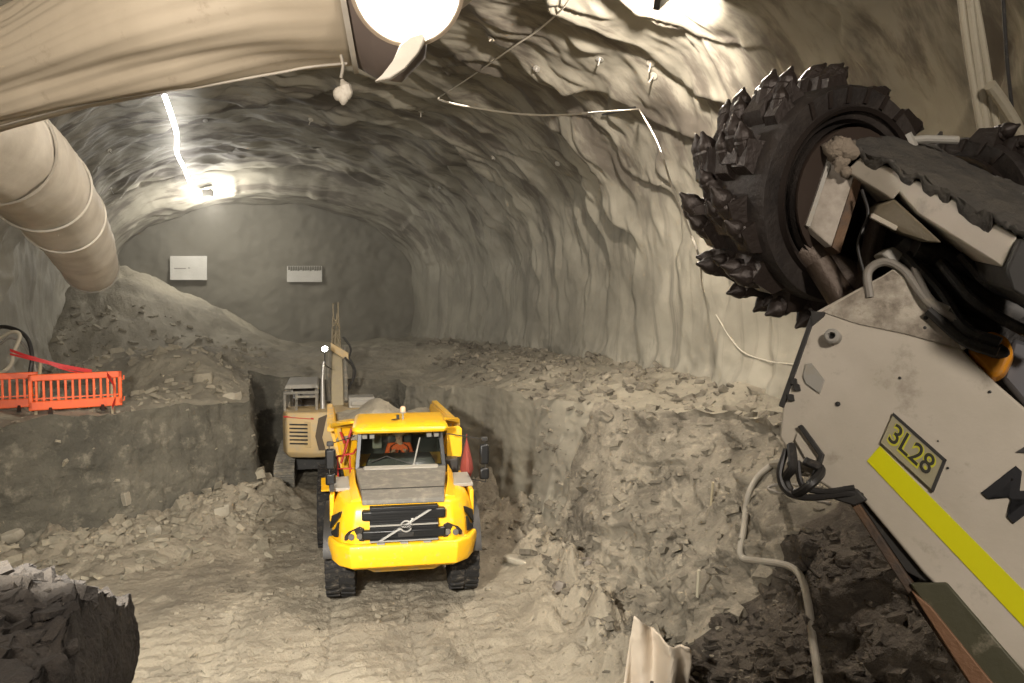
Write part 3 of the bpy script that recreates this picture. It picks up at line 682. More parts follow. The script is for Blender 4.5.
# load
n1 = 40; gx, gy = np.meshgrid(np.linspace(-1.36,1.36,n1), np.linspace(1.05,4.8,n1), indexing='ij')
gz = 2.74+.60*np.exp(-((gx+.30)**2/.5+(gy-2.4)**2/1.5))+.08*fbm(P3(gx*2, gy*2, 3), 4)
gz = np.where((abs(gx) > 1.33) | (gy < 1.1), 2.6, gz)
load = M().grid(P3(gx, gy, gz)); rb(load); lo = load.build('load', MOUND, None, smooth=60, fix=False); lo.parent = None
lo.matrix_world = Matrix.Translation(truck.location) @ Matrix.Rotation(TRZ, 4, 'Z')
lo.name = 'dirt_load'; tag(lo, 'grey heap of excavated dirt loaded in the dump truck body', 'dirt', kind='stuff')

# ---- driver behind the windshield
def skin_body(name, joints, edges, material, sub=2):
    me = bpy.data.meshes.new(name); me.from_pydata([j[0] for j in joints], edges, []); o = bpy.data.objects.new(name, me); C.objects.link(o)
    o.modifiers.new('skin', 'SKIN'); me.skin_vertices or me.attributes
    if not me.skin_vertices:
        bpy.context.view_layer.objects.active = o; o.select_set(True); bpy.ops.mesh.customdata_skin_add() if hasattr(bpy.ops.mesh, 'customdata_skin_add') else None
    for i, j in enumerate(joints):
        v = me.skin_vertices[0].data[i]; r = j[1]; v.radius = (r, r) if not isinstance(r, tuple) else r; v.use_root = (i == 0)
    q = o.modifiers.new('sub', 'SUBSURF'); q.levels = sub; q.render_levels = sub; me.materials.append(material)
    me.polygons.foreach_set('use_smooth', [True]*len(me.polygons)); o.modifiers['skin'].use_smooth_shade = True
    return o
SKIN = mat('skin', (.42, .24, .16), .6); HIVIS = mat('hi_vis_orange', (.75, .12, .02), .7); HELM = mat('white_helmet', (.72, .70, .64), .35)
dy = 2.98; dxx = -.02
J = [((dxx,dy+.03,2.32),(.15,.12)), ((dxx,dy+.05,2.50),(.16,.11)), ((dxx,dy+.04,2.66),(.17,.10)), ((dxx,dy+.02,2.76),(.06,.06)), ((dxx,dy,2.86),(.085,.095)), ((dxx,dy,2.94),(.08,.09)),
     ((dxx-.20,dy+.02,2.68),.06), ((dxx-.26,dy-.06,2.48),.048), ((dxx-.15,dy-.24,2.60),.036), ((dxx+.20,dy+.02,2.68),.06), ((dxx+.26,dy-.06,2.48),.048), ((dxx+.13,dy-.24,2.60),.036),
     ((dxx-.12,dy-.30,2.30),.085), ((dxx+.12,dy-.30,2.30),.085), ((dxx-.12,dy-.42,2.08),.06), ((dxx+.12,dy-.42,2.08),.06)]
Ed = [(0,1),(1,2),(2,3),(3,4),(4,5),(2,6),(6,7),(7,8),(2,9),(9,10),(10,11),(0,12),(0,13),(12,14),(13,15)]
per = skin_body('person', J, Ed, SKIN)
tag(per, 'driver in an orange hi-vis jacket and white helmet seated behind the truck windshield', 'person')
per.matrix_world = Matrix.Translation(truck.location) @ Matrix.Rotation(TRZ, 4, 'Z')
J2 = [((x, y, z), tuple(np.array(r)*1.38) if isinstance(r, tuple) else r*1.4) for (x, y, z), r in [J[0], J[1], J[2], J[6], J[7], J[9], J[10]]]
mid = ((dxx-.17,dy-.2,2.575), .05), ((dxx+.16,dy-.2,2.575), .05)
J2 += list(mid)
jk = skin_body('jacket', J2, [(0,1),(1,2),(2,3),(3,4),(4,7),(2,5),(5,6),(6,8)], HIVIS); jk.parent = per
M().lathe([(.155,.0),(.125,.005),(.118,.06),(.09,.105),(.04,.125),(0,.128)], (dxx,dy,2.93), (0,-.05,1), 24).build('helmet', HELM, per)
mm = M()
for s in (-1, 1): mm.lathe([(0,.012),(.01,.01),(.013,0)], (dxx+s*.03, dy-.088, 2.885), (0,-1,0), 8)
mm.build('eye', BLK, per)
M().tube([(dxx,dy-.085,2.885),(dxx,dy-.115,2.855),(dxx,dy-.09,2.845)], [.008,.014,.008], 6).build('nose', SKIN, per)
for s in (-1, 1):
    hb = Vector((dxx+s*.135, dy-.26, 2.61)); hd = M()
    hd.lathe([(.0,-.03),(.03,-.02),(.038,.01),(.03,.04),(0,.05)], hb, (-s*.3,-.6,.4), 10)
    for k in range(4): hd.tube([hb+Vector((-s*.01+.014*(k-1.5),-.02,.02)), hb+Vector((-s*.02+.014*(k-1.5),-.055,.03)), hb+Vector((-s*.02+.014*(k-1.5),-.06,.0))], .008, 6)
    hd.tube([hb+Vector((-s*.02,0,.02)), hb+Vector((-s*.05,-.02,.045))], .009, 6); hd.build('hand', SKIN, per)

# ================================================================== excavator behind the truck
TAN = mat('excavator_tan', (.50, .36, .17), .6, dust=.5, dustcol=(.40, .33, .22), vscale=1.4)
GREYD = mat('excavator_grey', (.16, .15, .125), .7, dust=.5, vscale=2)
ep = W(331, 430, 23.3); ez = math.atan2(-ep.x, ep.y)
exc = thing('excavator', (ep.x, ep.y, 0.03), 'tan excavator seen from behind with its boom raised, standing beyond the dump truck', 'excavator', rz=ez)
# tracks
for s in (-1, 1):
    out = []
    R = .42
    for a in np.linspace(math.pi/2, -math.pi/2, 9): out.append((3.9+R*math.cos(a), .46+R*math.sin(a)))
    for a in np.linspace(-math.pi/2, -math.pi*1.5, 9): out.append((.35+R*math.cos(a), .46+R*math.sin(a)))
    tr = M().prism([(s*1.40-.29, y, z) for y, z in out], (.58, 0, 0)).build('track', GREYD, exc)
    # shoes with grouser bars round the loop
    L_ = [Vector((0, y, z)) for y, z in out]+[Vector((0, *out[0]))]; segs = [(L_[i+1]-L_[i]).length for i in range(len(L_)-1)]; tot = sum(segs); nshoe = 46
    for k in range(nshoe):
        d = tot*k/nshoe; i = 0
        while d > segs[i]: d -= segs[i]; i += 1
        p = L_[i]+(L_[i+1]-L_[i])*(d/segs[i]); t = (L_[i+1]-L_[i]).normalized(); nn = Vector((0, t.z, -t.y)); nn = nn if nn.dot(p-Vector((0, 2.1, .46))) > 0 else -nn
        x0, x1 = s*1.40-.30, s*1.40+.30; q = []
        for dn in (0, .03):
            for xx, tt in ((x0,-.085),(x1,-.085),(x1,.085),(x0,.085)): q.append(Vector((xx, 0, 0))+p+t*tt+nn*dn)
        mm = M().hexa(q); q = []
        for dn in (.03, .065):
            for xx, tt in ((x0,-.02),(x1,-.02),(x1,.02),(x0,.02)): q.append(Vector((xx, 0, 0))+p+t*tt+nn*dn)
        mm.hexa(q).build('track_shoe', GREYD, tr, smooth=0)
M().box(-1.1,1.1,1.0,3.4,.5,1.0).lathe([(.75,0),(.75,.3)], (0,2.0,.95), (0,0,1), 24).build('undercarriage', BLK2, exc)
# house / counterweight
cw = [(-1.42,.15),(-1.30,-.22),(-.6,-.42),(.6,-.42),(1.30,-.22),(1.42,.15),(1.42,1.1),(-1.42,1.1)]
M().loft([plan_ring([(x*.93, y+.10) for x, y in cw], 1.12), plan_ring(cw, 1.28), plan_ring(cw, 2.38), plan_ring([(x*.98, y+.06) for x, y in cw], 2.50)]).build('counterweight', TAN, exc, bevel=.04)
hs = M().box(-1.40,1.40,1.0,3.6,1.25,2.36).build('engine_housing', TAN, exc, bevel=.04)
pn_ = M().box(-1.30,-.48,-.36,-.20,1.45,2.26)
for k in range(6): pass
vent = M().hexa([(-1.33,-.17,1.45),(-.58,-.44,1.45),(-.58,-.36,1.45),(-1.33,-.09,1.45),(-1.33,-.17,2.25),(-.58,-.44,2.25),(-.58,-.36,2.25),(-1.33,-.09,2.25)]).build('vent_panel', TAN, exc, bevel=.01)
for k in range(6):
    z = 1.55+.115*k; M().hexa([(-1.24,-.235,z),(-.68,-.437,z),(-.68,-.40,z),(-1.24,-.20,z),(-1.24,-.235,z+.045),(-.68,-.437,z+.045),(-.68,-.40,z+.045),(-1.24,-.20,z+.045)]).build('vent_slot', BLK2, vent)
# curved cut-out with hoses between panel and right half
M().loft([[(-.36,-.44,1.36),(-.16,-.44,1.36),(-.16,-.40,1.36),(-.36,-.40,1.36)],[(-.46,-.445,1.8),(-.26,-.445,1.75),(-.26,-.40,1.75),(-.46,-.40,1.8)],[(-.36,-.44,2.34),(-.10,-.44,2.44),(-.10,-.40,2.44),(-.36,-.40,2.34)]]).build('recess_cover', mat('brown_recess', (.085, .06, .035), .7), exc, bevel=.01)
M().hexa([(-1.38,-.2,2.36),(-.5,-.45,2.30),(-.5,-.44,2.33),(-1.38,-.19,2.39),(-1.38,-.2,2.38),(-.5,-.45,2.32),(-.5,-.44,2.35),(-1.38,-.19,2.41)]).build('pinstripe', REDP, exc)
# top deck: guard frame, cab behind, exhaust
m = M()
for x in (-1.36,-1.02,-.42): M().box(x-.04, x+.04, .2, .3, 2.48, 3.05).build('guard_post', GREYD, exc, bevel=.01)
for x in (-1.36,-.42): M().box(x-.04,x+.04,.95,1.05,2.48,3.05).build('guard_post', GREYD, exc, bevel=.01)
m.box(-1.40,-.35,.18,.28,3.0,3.08).box(-1.05,-.42,.19,.26,2.88,2.95)
m.build('guard_frame', GREYD, exc, bevel=.01)
M().box(-1.30,-.40,2.2,3.8,1.3,3.10).build('cab', GREYP, exc, bevel=.05)
M().box(-1.20,-.5,2.17,2.21,2.35,3.0).build('cab_window', GLOSSD, exc)
M().loft([plan_ring([(-1.42,1.0),(-.35,1.0),(-.35,3.6),(-1.42,3.6)], 3.08), plan_ring([(-1.35,1.1),(-.42,1.1),(-.42,3.5),(-1.35,3.5)], 3.2)]).build('cab_roof', GREYP, exc, bevel=.02)
M().lathe([(.10,0),(.10,.1)], (-.95,.17,2.75), (0,-1,0), 16).build('filter_cap', BLK2, exc)
M().tube([(-.24,.5,2.45),(-.24,.5,3.35),(-.20,.5,3.95)], [.085,.06,.05], 12).build('exhaust_pipe', mat('steel_pipe', (.50, .48, .44), .35, metal=.7), exc)
M().box(.55,1.35,.4,1.2,2.48,2.82).box(.62,1.28,.36,.42,2.56,2.72).build('engine_hood', GREYP, exc, bevel=.04)
# raised boom, folded over
bm_ = M().loft([[(.02,1.6,2.2),(.42,1.6,2.2),(.42,2.4,2.2),(.02,2.4,2.2)],[(.02,2.4,3.2),(.42,2.4,3.2),(.42,3.1,3.1),(.02,3.1,3.1)],[(.06,3.3,4.15),(.40,3.3,4.15),(.40,3.8,3.9),(.06,3.8,3.9)],[(.10,4.4,4.75),(.36,4.4,4.75),(.36,4.7,4.5),(.10,4.7,4.5)]]).build('boom', mat('boom_beige', (.36, .30, .19), .7, dust=.5, vscale=2), exc, bevel=.03)
for x in (-.06, .50): M().tube([(x,1.9,2.5),(x,2.9,3.75)], .07, 10).tube([(x,2.9,3.75),(x,3.3,4.2)], .04, 10).build('boom_cylinder', GREYD, exc)
M().hexa([(.02,3.0,4.15),(.62,3.0,3.75),(.62,3.1,3.75),(.02,3.1,4.15),(.02,3.0,4.42),(.62,3.0,4.05),(.62,3.1,4.05),(.02,3.1,4.42)]).build('cross_bracket', TAN, exc, bevel=.02)
m = M()
for x, y0, z0, x1, z1 in ((.05,3.4,4.1,.12,5.3),(.36,3.4,4.1,.30,5.3),(.16,3.4,4.1,.26,5.4),(.05,3.4,4.5,.36,4.9),(.36,3.4,4.5,.08,4.9),(.08,3.4,4.9,.32,5.25),(.32,3.4,4.9,.12,5.25)): m.tube([(x,y0,z0),(x1,y0+.5,z1)], .03, 6)
m.tube([(.14,3.9,5.2),(.12,3.9,5.75),(.30,3.9,5.78),(.30,3.9,5.2)], .028, 6)
m.build('stick_linkage', mat('linkage', (.24, .20, .13), .7), exc)
for k, (a, b, c) in enumerate((((.6,2.9,2.8),(.85,3.1,3.4),(.5,3.2,4.1)), ((.5,2.9,3.9),(.78,3.0,3.5),(.72,2.9,3.0)), ((.45,3.2,4.6),(.7,3.2,4.2),(.62,3.2,3.8)))):
    M().tube(curve_path([a, b, c], 6), .035, 8).build('hydraulic_hose', BLK2, exc)
wl = M().lathe([(.0,.0),(.09,0),(.10,.09),(.05,.12)], (-.16,.9,4.33), (0,1,0), 14).tube([(-.16,1.0,4.25),(-.16,1.0,3.8),(.05,1.8,3.6)], .02, 6).build('work_light', BLK2, exc)
M().lathe([(0,0),(.085,0)], (-.16,.895,4.33), (0,-1,0), 14).build('lamp_lens', mat('lit_lens', (1,1,1), .5, emit=(1, .98, .95), estr=30), wl)
# ================================================================== roadheader in the near right
WHT = mat('boom_white', (.50, .45, .375), .55, bump=.12, bscale=6, var=(.43, .385, .31), vscale=1.1, dust=.12, dustcol=(.20, .165, .12), detail=8)
WHTD = mat('boom_white_dirty', (.47, .42, .34), .7, bump=.5, bscale=10, var=(.17, .14, .105), vscale=7, dust=.3, dustcol=(.16, .13, .10), detail=9)
MUDDY = mat('caked_mud', (.055, .05, .043), .9, bump=1.0, bscale=14, var=(.085, .075, .06), vscale=6)
STEELD = mat('dark_cutter_steel', (.020, .016, .014), .55, metal=.2, bump=.5, bscale=12, var=(.04, .032, .027), vscale=4)
PICKM = mat('pick_steel', (.032, .024, .020), .4, metal=.4, bump=.3, bscale=30)
HOSEB = mat('black_hose', (.02, .018, .016), .5, dust=.2, dustcol=(.12, .10, .08), vscale=5)
HOSEG = mat('grey_hose', (.22, .20, .17), .6, dust=.2, vscale=5)
OLIVE = mat('olive_plate', (.055, .052, .026), .55, bump=.2, bscale=5, dust=.2, vscale=2)
RUST = mat('rusty_rail', (.13, .072, .035), .7, bump=.5, bscale=15, var=(.055, .04, .03), vscale=6)
HIYEL = mat('reflective_yellow', (.62, .60, .0), .4)
ORG = mat('orange_paint', (.68, .27, .01), .45, dust=.25, vscale=5)
RB = Vector((4.6, .3, 3.05))
rh = thing('roadheader', RB, 'white roadheader boom with a dark twin-drum cutter head of picks, jutting in over the pit', 'mining machine')
A, B2, C2 = W(815,310,3.75), W(785,440,3.7), W(1024,610,3.05)
PN = (B2-A).cross(C2-A).normalized()
if PN.dot(CAM-A) < 0: PN = -PN            # towards the camera
def on(px, py, lift=0):
    d = (W(px, py, 1)-CAM); t = (A-CAM).dot(PN)/d.dot(PN); return CAM+d*t+PN*lift
def rbuild(m, name, mt, parent=rh, **k): return m.build(name, mt, parent, off=RB, **k)
# boom side plate: outline in its plane, then real depth behind it
out = [on(*p) for p in ((814,312),(884,274),(893,268),(915,282),(944,320),(965,352),(994,381),(1024,407),(1130,500),(1330,760),(1260,900),(1180,860),(1024,673),(924,574),(856,492),(838,494),(800,470),(779,437),(783,400))]
boom = rbuild(M().prism(out, -PN*.75), 'boom', WHT, bevel=.012, seg=3)
# dirt-splashed upper strip (its own plate, slightly proud)
o2 = [on(*p, .006) for p in ((822,312),(884,277),(893,271),(914,285),(942,321),(961,349),(945,345),(905,334),(858,324))]
rbuild(M().prism(o2, -PN*.02), 'top_plate', WHTD, boom, label='dirt-splashed plate along the upper edge of the boom')
# front edge strip and little hinge
rbuild(M().prism([on(*p, .012) for p in ((811,316),(816,316),(784,408),(779,406))], -PN*.05), 'edge_strip', BLK2, boom, bevel=.003)
rbuild(M().prism([on(*p, .02) for p in ((812,312),(826,313),(824,317),(813,326))], -PN*.05), 'latch', BLK2, boom)
rbuild(M().prism([on(*p, .010) for p in ((806,364),(812,363),(825,380),(820,394),(806,384),(803,376))], -PN*.02), 'inspection_cover', GREYP, boom, bevel=.003)
for (x, y) in ((794,382),(797,388),(791,398)): rbuild(M().prism([on(x-3,y-4,.02), on(x+3,y-3,.02), on(x+4,y+3,.02), on(x-2,y+3,.02)], -PN*.04), 'clip', BLK2, boom)
# round boss
c = on(834, 338); u = (on(844,338)-c).normalized(); 
bs = rbuild(M().lathe([(.036,-.01),(.036,.05),(.028,.058),(.017,.058),(.016,.02),(0,.02)], c, PN, 24), 'boss', GREYP, boom)
rbuild(M().lathe([(.015,.03),(0,.03)], c, PN, 16), 'boss_socket', BLK, bs)
for (x, y, q) in ((926,318,.008),(925,328,.006),(990,392,.005),(900,378,.005),(948,468,.004),(938,441,.003),(838,404,.009)):
    rbuild(M().lathe([(q*1.3,-.004),(q*1.3,.006),(0,.008)], on(x, y), PN, 10), 'bolt', BLK2, boom)
# latch bracket with its dark fold, lower left
rbuild(M().prism([on(*p, .03) for p in ((799,427),(803,425),(825,455),(818,479),(812,476),(820,456))], -PN*.05), 'bracket', BLK2, boom, bevel=.003)
rbuild(M().prism([on(*p, .018) for p in ((796,440),(799,433),(818,460),(812,468))], -PN*.03), 'bracket_plate', WHT, boom)
rbuild(M().tube(curve_path([on(793,446,.03), on(798,468,.10), on(788,480,.05), on(796,494,.05), on(815,486,.1), on(822,470,.02), on(808,462,.06)], 6), .022, 8), 'cable_bundle', HOSEB, rh)
rbuild(M().tube(curve_path([on(788,450,.03), on(783,474,.06), on(790,492,.06), on(812,498,.05), on(850,494,.03), on(862,496,.0)], 6), .016, 8), 'hydraulic_hose', HOSEB, rh)
rbuild(M().tube(curve_path([on(800,462,.05), on(806,486,.07), on(826,492,.05), on(856,488,.03)], 6), .014, 8), 'hydraulic_hose', HOSEB, rh)
# lens shaped black lug on lower edge
rbuild(M().prism([on(*p, .035) for p in ((826,492),(846,486),(858,489),(868,500),(856,506),(836,500))], -PN*.08), 'lug', BLK2, rh, bevel=.006)
# number plate
pl = rbuild(M().prism([on(*p, .018) for p in ((894,414),(946,461),(933,491),(881,443))], -PN*.018), 'identification_plate', mat('plate_khaki', (.30, .27, .17), .6), boom, bevel=.002)
rbuild(M().prism([on(*p, .02) for p in ((894,413),(947,460),(945,463),(893,416))], -PN*.02).prism([on(*p, .02) for p in ((947,460),(934,492),(931,490),(943,461))], -PN*.02), 'plate_edge', BLK2, pl)
def face_matrix(px, py, dirpx, lift):
    o = on(px, py, lift); x = (on(*dirpx, lift)-o).normalized(); z = PN; y = z.cross(x); return Matrix.Translation(o-RB) @ Matrix((x, y, z)).transposed().to_4x4()
fm = face_matrix(913.5, 452, (939.5, 475.5), .0185)
inkm = mat('plate_black', (.02, .018, .01), .6); pen = mat('plate_yellow', (.50, .48, .02), .6)
hgt = (on(889,422)-on(881,443)).length
text('plate_lettering', '3L28', hgt*1.12, pen, pl, fm @ Matrix.Translation((.003,-.003,0)), .001, .006, shear=-.33)
text('plate_lettering', '3L28', hgt*1.12, inkm, pl, fm @ Matrix.Translation((0,0,.0015)), .001, .001, shear=-.33)
# reflective stripe
rbuild(M().prism([on(*p, .004) for p in ((880,446),(1180,747),(1165,776),(867,461))], -PN*.006), 'reflective_stripe', HIYEL, boom)
# big black letters (only the first one is in the picture)
ml = text('brand_lettering', 'M', .235, mat('letter_black', (.015,.015,.017), .35), boom, face_matrix(1013, 496, (1033, 514.5), .006), .004, .006)
# white weld seam line crossing the plate
rbuild(M().prism([on(1016,452,.01), on(1026,446,.01), on(1026,453,.01)], -PN*.01), 'edge_strip', BLK2, boom)
# under-boom: olive plate, rusty rail, dark beam
dn = -PN
rbuild(M().prism([on(*p, -.03) for p in ((852,494),(862,496),(938,580),(924,582),(905,572))], dn*.5), 'lower_beam', BLK2, rh, bevel=.005)
rbuild(M().prism([on(*p, .02) for p in ((910,583),(947,582),(1040,690),(1100,800),(1010,760),(985,690))], dn*.5), 'slide_plate', OLIVE, rh, bevel=.008)
rbuild(M().prism([on(*p, .0) for p in ((846,498),(854,496),(918,592),(1010,720),(1000,730),(905,590))], dn*.3), 'rail', RUST, rh, bevel=.006)
rbuild(M().prism([on(*p, .04) for p in ((912,590),(932,606),(1000,690),(1060,790),(1040,800),(985,705))], dn*.08), 'rail', mat('copper_rail', (.20, .105, .055), .5, metal=.3, bump=.3, bscale=20), rh, bevel=.005)
# ---- cutter head
def drum(center, axis, R, Ln, picks, first=None, seedk=0):
    axis = axis.normalized(); center = Vector(center)
    d = rbuild(M().lathe([(R*.62,.16*Ln),(R*.70,.02),(R*.78,0),(R*.97,0),(R*1.0,.03),(R*1.0,.12*Ln),(R*.99,.30*Ln),(R*.95,.55*Ln),(R*.84,.80*Ln),(R*.62,.95*Ln),(R*.30,1.0*Ln),(0,1.0*Ln)], center, axis, 72), 'cutting_drum', STEELD, rh, smooth=40)
    rbuild(M().lathe([(R*.765,-.02),(R*.80,-.035),(R*.815,0),(R*.80,.02),(R*.77,.02),(R*.765,-.02)], center, axis, 72), 'drum_ring', mat('worn_ring', (.045,.035,.03), .35, metal=.6), d)
    m = M().lathe([(R*.66,-.02),(R*.66,.20*Ln)], center, axis, 48).lathe([(R*.66,.18*Ln),(0,.18*Ln)], center, axis, 48)
    rbuild(m, 'drum_recess', STEELD, d)
    u = axis.orthogonal().normalized(); w = axis.cross(u)
    for k in range(26):            # short rib marks near the inboard rim
        a = 2*math.pi*k/26
        r0 = u*math.cos(a)+w*math.sin(a); tg = axis.cross(r0)
        if r0.dot(upv) < .72: continue
        p = center+r0*R*.90; q = [p+tg*x+r0*y-axis*z for z in (-.003,.012) for x, y in ((-.012,-.035),(.012,-.035),(.03,.045),(.006,.045))]
        rbuild(M().hexa(q), 'rib', PICKM, d)
    for k in range(picks):
        starts = 6; row = k//starts; q = k/picks
        h = Ln*(.12+.84*q); a = 2*math.pi*((k % starts)/starts+q*1.55)+seedk+.16*math.sin(k*12.7)
        rr = np.interp(h/Ln, [0,.3,.55,.8,.95,1], [1,.99,.95,.84,.62,.35])*R
        # surface normal tilts outboard near the nose
        tilt = np.interp(h/Ln, [0,.5,.8,1], [0,.12,.55,1.0])
        r0 = u*math.cos(a)+w*math.sin(a); nrm = (r0*math.cos(tilt)+axis*math.sin(tilt)).normalized(); tg = axis.cross(r0).normalized(); si = nrm.cross(tg)
        p = center+axis*h+r0*rr*(1-.0)
        lean = (nrm*.62+tg*.78).normalized(); kq = 1.15+.25*math.sin(k*7.3)
        m = M()
        # tapered holder block hugging the drum, then the conical pick leaning into the cut
        b0 = [p+(tg*x+si*y)*kq-nrm*.03 for x, y in ((-.085,-.055),(.075,-.055),(.075,.055),(-.085,.055))]
        b1 = [p+(tg*x+si*y+nrm*z)*kq for x, y, z in ((-.06,-.045,.045),(.05,-.045,.075),(.05,.045,.075),(-.06,.045,.045))]
        m.loft([b0, b1])
        m.lathe([(a_*kq, b_*kq) for a_, b_ in [(.044,-.03),(.046,.04),(.040,.05),(.042,.065),(.038,.078),(.022,.10),(.016,.105),(.006,.128),(0,.13)]], p+(nrm*.03+tg*.015)*kq, lean, 10)
        rbuild(m, 'pick', PICKM, d, smooth=30)
    return d
cL = W(848, 197, 4.05); axL = (-rgt*.38+fwd*.91+upv*.19).normalized()
drum(cL, axL, .575, .74, 92)
cR = W(940, 235, 4.75); axR = (rgt*.93+fwd*.36-upv*.05).normalized()
drum(cR+axR*.0, axR, .60, .5, 44, seedk=1.2)
# gearbox neck between the drums and boom
nk = [W(850,150,4.1), W(930,170,4.3), W(960,330,4.1), W(870,300,4.0)]
nb = [W(870,190,4.7), W(950,200,4.8), W(985,360,4.6), W(900,330,4.5)]
rbuild(M().hexa(nk+nb), 'gearbox', STEELD, rh, bevel=.03)
rbuild(M().tube([cL-axL*.02, cL+axL*.2], .36, 32), 'hub', mat('hub_brown', (.035, .024, .018), .5), rh)
rbuild(M().tube([W(800,250,4.1), W(880,300,4.0)], .10, 18).tube([W(818,262,3.98), W(852,316,3.9)], .07, 18).tube([W(880,215,4.0), W(858,300,3.95)], .05, 14), 'gearbox_shaft', mat('brown_steel', (.07, .05, .036), .45, metal=.4, bump=.4, bscale=14), rh)
# upright white plate behind, hanging from the cover
vp = [W(830,158,3.92), W(857,170,3.86), W(832,247,3.86), W(808,226,3.95)]
rbuild(M().prism(vp, fwd*.06-rgt*.01), 'shield_plate', mat('shield_white', (.42,.37,.31), .5, var=(.27,.235,.19), vscale=9, bump=.2, bscale=20), rh, bevel=.006)
rbuild(M().prism([W(829,157,3.90), W(833,158,3.90), W(810,227,3.93), W(806,225,3.93)], fwd*.03), 'edge_strip', GREYP, rh)
rbuild(M().prism([W(857,170,3.85), W(864,176,3.85), W(840,253,3.85), W(832,247,3.85)], fwd*.10), 'shield_bracket', RUST, rh)
# big cover: white side face with mud-caked top
def lerp(a, b, t): return a+(b-a)*t
c0, c1 = W(847,178,3.86), W(1005,270,2.95)        # lower edge of the white face
d0, d1 = W(862,155,3.86), W(1024,237,2.92)
e0, e1 = W(1030,262,2.88), W(1060,250,2.86)
back = fwd*.62+rgt*.22+upv*.10
face = [W(846,171,3.86), W(893,200,3.55), W(899,192,3.53), W(918,214,3.42), W(1003,268,2.97), W(1018,236,2.94), W(942,192,3.32), W(864,155,3.80), W(858,160,3.82)]
cov = rbuild(M().prism(face, back*.9), 'boom_cover', WHT, rh, bevel=.008)
rbuild(M().prism([W(895,199,3.55), W(943,243,3.28), W(925,242,3.36), W(903,234,3.48), W(872,215,3.6), W(878,205,3.6)], back*.45), 'cover_bracket', mat('bracket_khaki', (.14,.115,.075), .6, bump=.3), rh, bevel=.01)
rbuild(M().prism([W(873,213,3.52), W(898,226,3.42), W(896,231,3.42), W(871,218,3.52)], back*.1), 'bracket_lip', WHT, rh, bevel=.004)
# caked mud on top: uneven layer hanging over the edge
n_, k_ = 80, 34; G = np.zeros((n_, k_, 3)); la = [W(829,148,3.90), W(862,150,3.80), W(942,187,3.32), W(1018,232,2.94), W(1075,256,2.82)]
lb = [W(838,141,4.1), W(905,135,4.45), W(1000,180,4.2), W(1085,215,3.9), W(1120,235,3.8)]
def poly(L_, t): t = t*(len(L_)-1); i = min(int(t), len(L_)-2); return L_[i].lerp(L_[i+1], t-i)
for i in range(n_):
    a_, b_ = poly(la, i/(n_-1)), poly(lb, i/(n_-1))
    for j in range(k_):
        q = j/(k_-1)
        if j < 9:
            drip = (.015+.085*max(0, .35+1.6*float(pn(np.array([i*.33, .3, .1])))))*(1 if .06 < i/(n_-1) < .66 else .25)
            p = a_+(-upv*drip*(1-j/9)**1.0-fwd*.012*math.sin(math.pi*min(1, j/8)))
        else: p = a_.lerp(b_, (j-9)/(k_-10))+upv*.03*math.sin(math.pi*(j-9)/(k_-10))
        G[i, j] = p
nn = fbm(G*9, 4)*.016+fbm(G*30, 3)*.007
G += nn[..., None]*np.array(upv-fwd*.5)
mud = M().grid(G); rbuild(mud, 'caked_mud', MUDDY, rh, smooth=60, fix=False, solid=.02, label='dark mud caked over the top of the cutter cover')
m = M()
for (x, y, d, r) in ((836,150,3.86,.062),(846,150,3.84,.058),(841,163,3.85,.042),(846,172,3.84,.030)):
    P_ = []
    cc = W(x, y, d)
    for i in range(9):
        th = math.pi*i/8; P_.append([np.array(cc)+r*(1+.5*float(fbm(np.array([i*.7+x, j*.7*(j<9), y]),3)))*np.array([math.sin(th)*math.cos(j*math.pi/5), math.sin(th)*math.sin(j*math.pi/5), math.cos(th)]) for j in range(10)])
    m.grid(np.array(P_), closed=True)
rbuild(m, 'mud_clod', mat('pale_mud', (.22, .18, .135), .9, bump=.8, bscale=20), rh, smooth=60, label='pale lump of mud on the tip of the cover')
# end cap of the cover at the right
rbuild(M().prism([W(1006,270,2.93), W(1020,238,2.90), W(1080,262,2.8), W(1075,330,2.8), W(1012,290,2.9)], back*.8), 'cover_end', BLK2, rh, bevel=.01)
# second ring segment / arm leading to the right drum
rbuild(M().tube([W(906,141,4.15), W(925,139,4.12), W(958,140,4.10)], .022, 10).tube([W(905,135,4.12), W(912,148,4.12)], .035, 10), 'spray_bar', GREYP, rh)
# hydraulic cylinder lying along the boom top, with black shroud
rbuild(M().tube([W(905,240,3.75), W(950,283,3.65), W(1080,350,3.5)], [.06,.12,.15], 22), 'hydraulic_cylinder', BLK2, rh)
rbuild(M().tube([W(915,247,3.55), W(1000,275,3.5), W(1090,310,3.45)], .06, 16), 'hydraulic_cylinder', HOSEB, rh)
rbuild(M().prism([W(882,254,3.6), W(894,246,3.6), W(904,253,3.58), W(899,263,3.58), W(890,262,3.6)], fwd*.1), 'valve_block', GREYP, rh, bevel=.01)
for pts, r, mt in ((((870,298),(868,272),(885,262),(905,272),(930,305),(958,322),(980,340)), .021, HOSEG), (((862,190),(868,215),(858,245),(866,280)), .008, HOSEB), (((912,262),(930,300),(950,312)), .018, HOSEG), (((905,255),(938,290),(965,330),(1000,345)), .028, HOSEB), (((940,262),(972,300),(1005,322),(1050,345)), .024, HOSEB), (((960,255),(990,285),(1040,310)), .022, HOSEB), (((930,312),(965,342),(998,354)), .026, HOSEB)):
    rbuild(M().tube(curve_path([on(p[0], p[1], .0 if p[1] < 300 else .03) for p in pts], 7), r, 10), 'hydraulic_hose', mt, rh)
rbuild(M().prism([on(*p, .01) for p in ((948,325),(953,323),(967,347),(962,350))], -PN*.03), 'edge_strip', mat('white_strip', (.7,.66,.58), .5), rh)
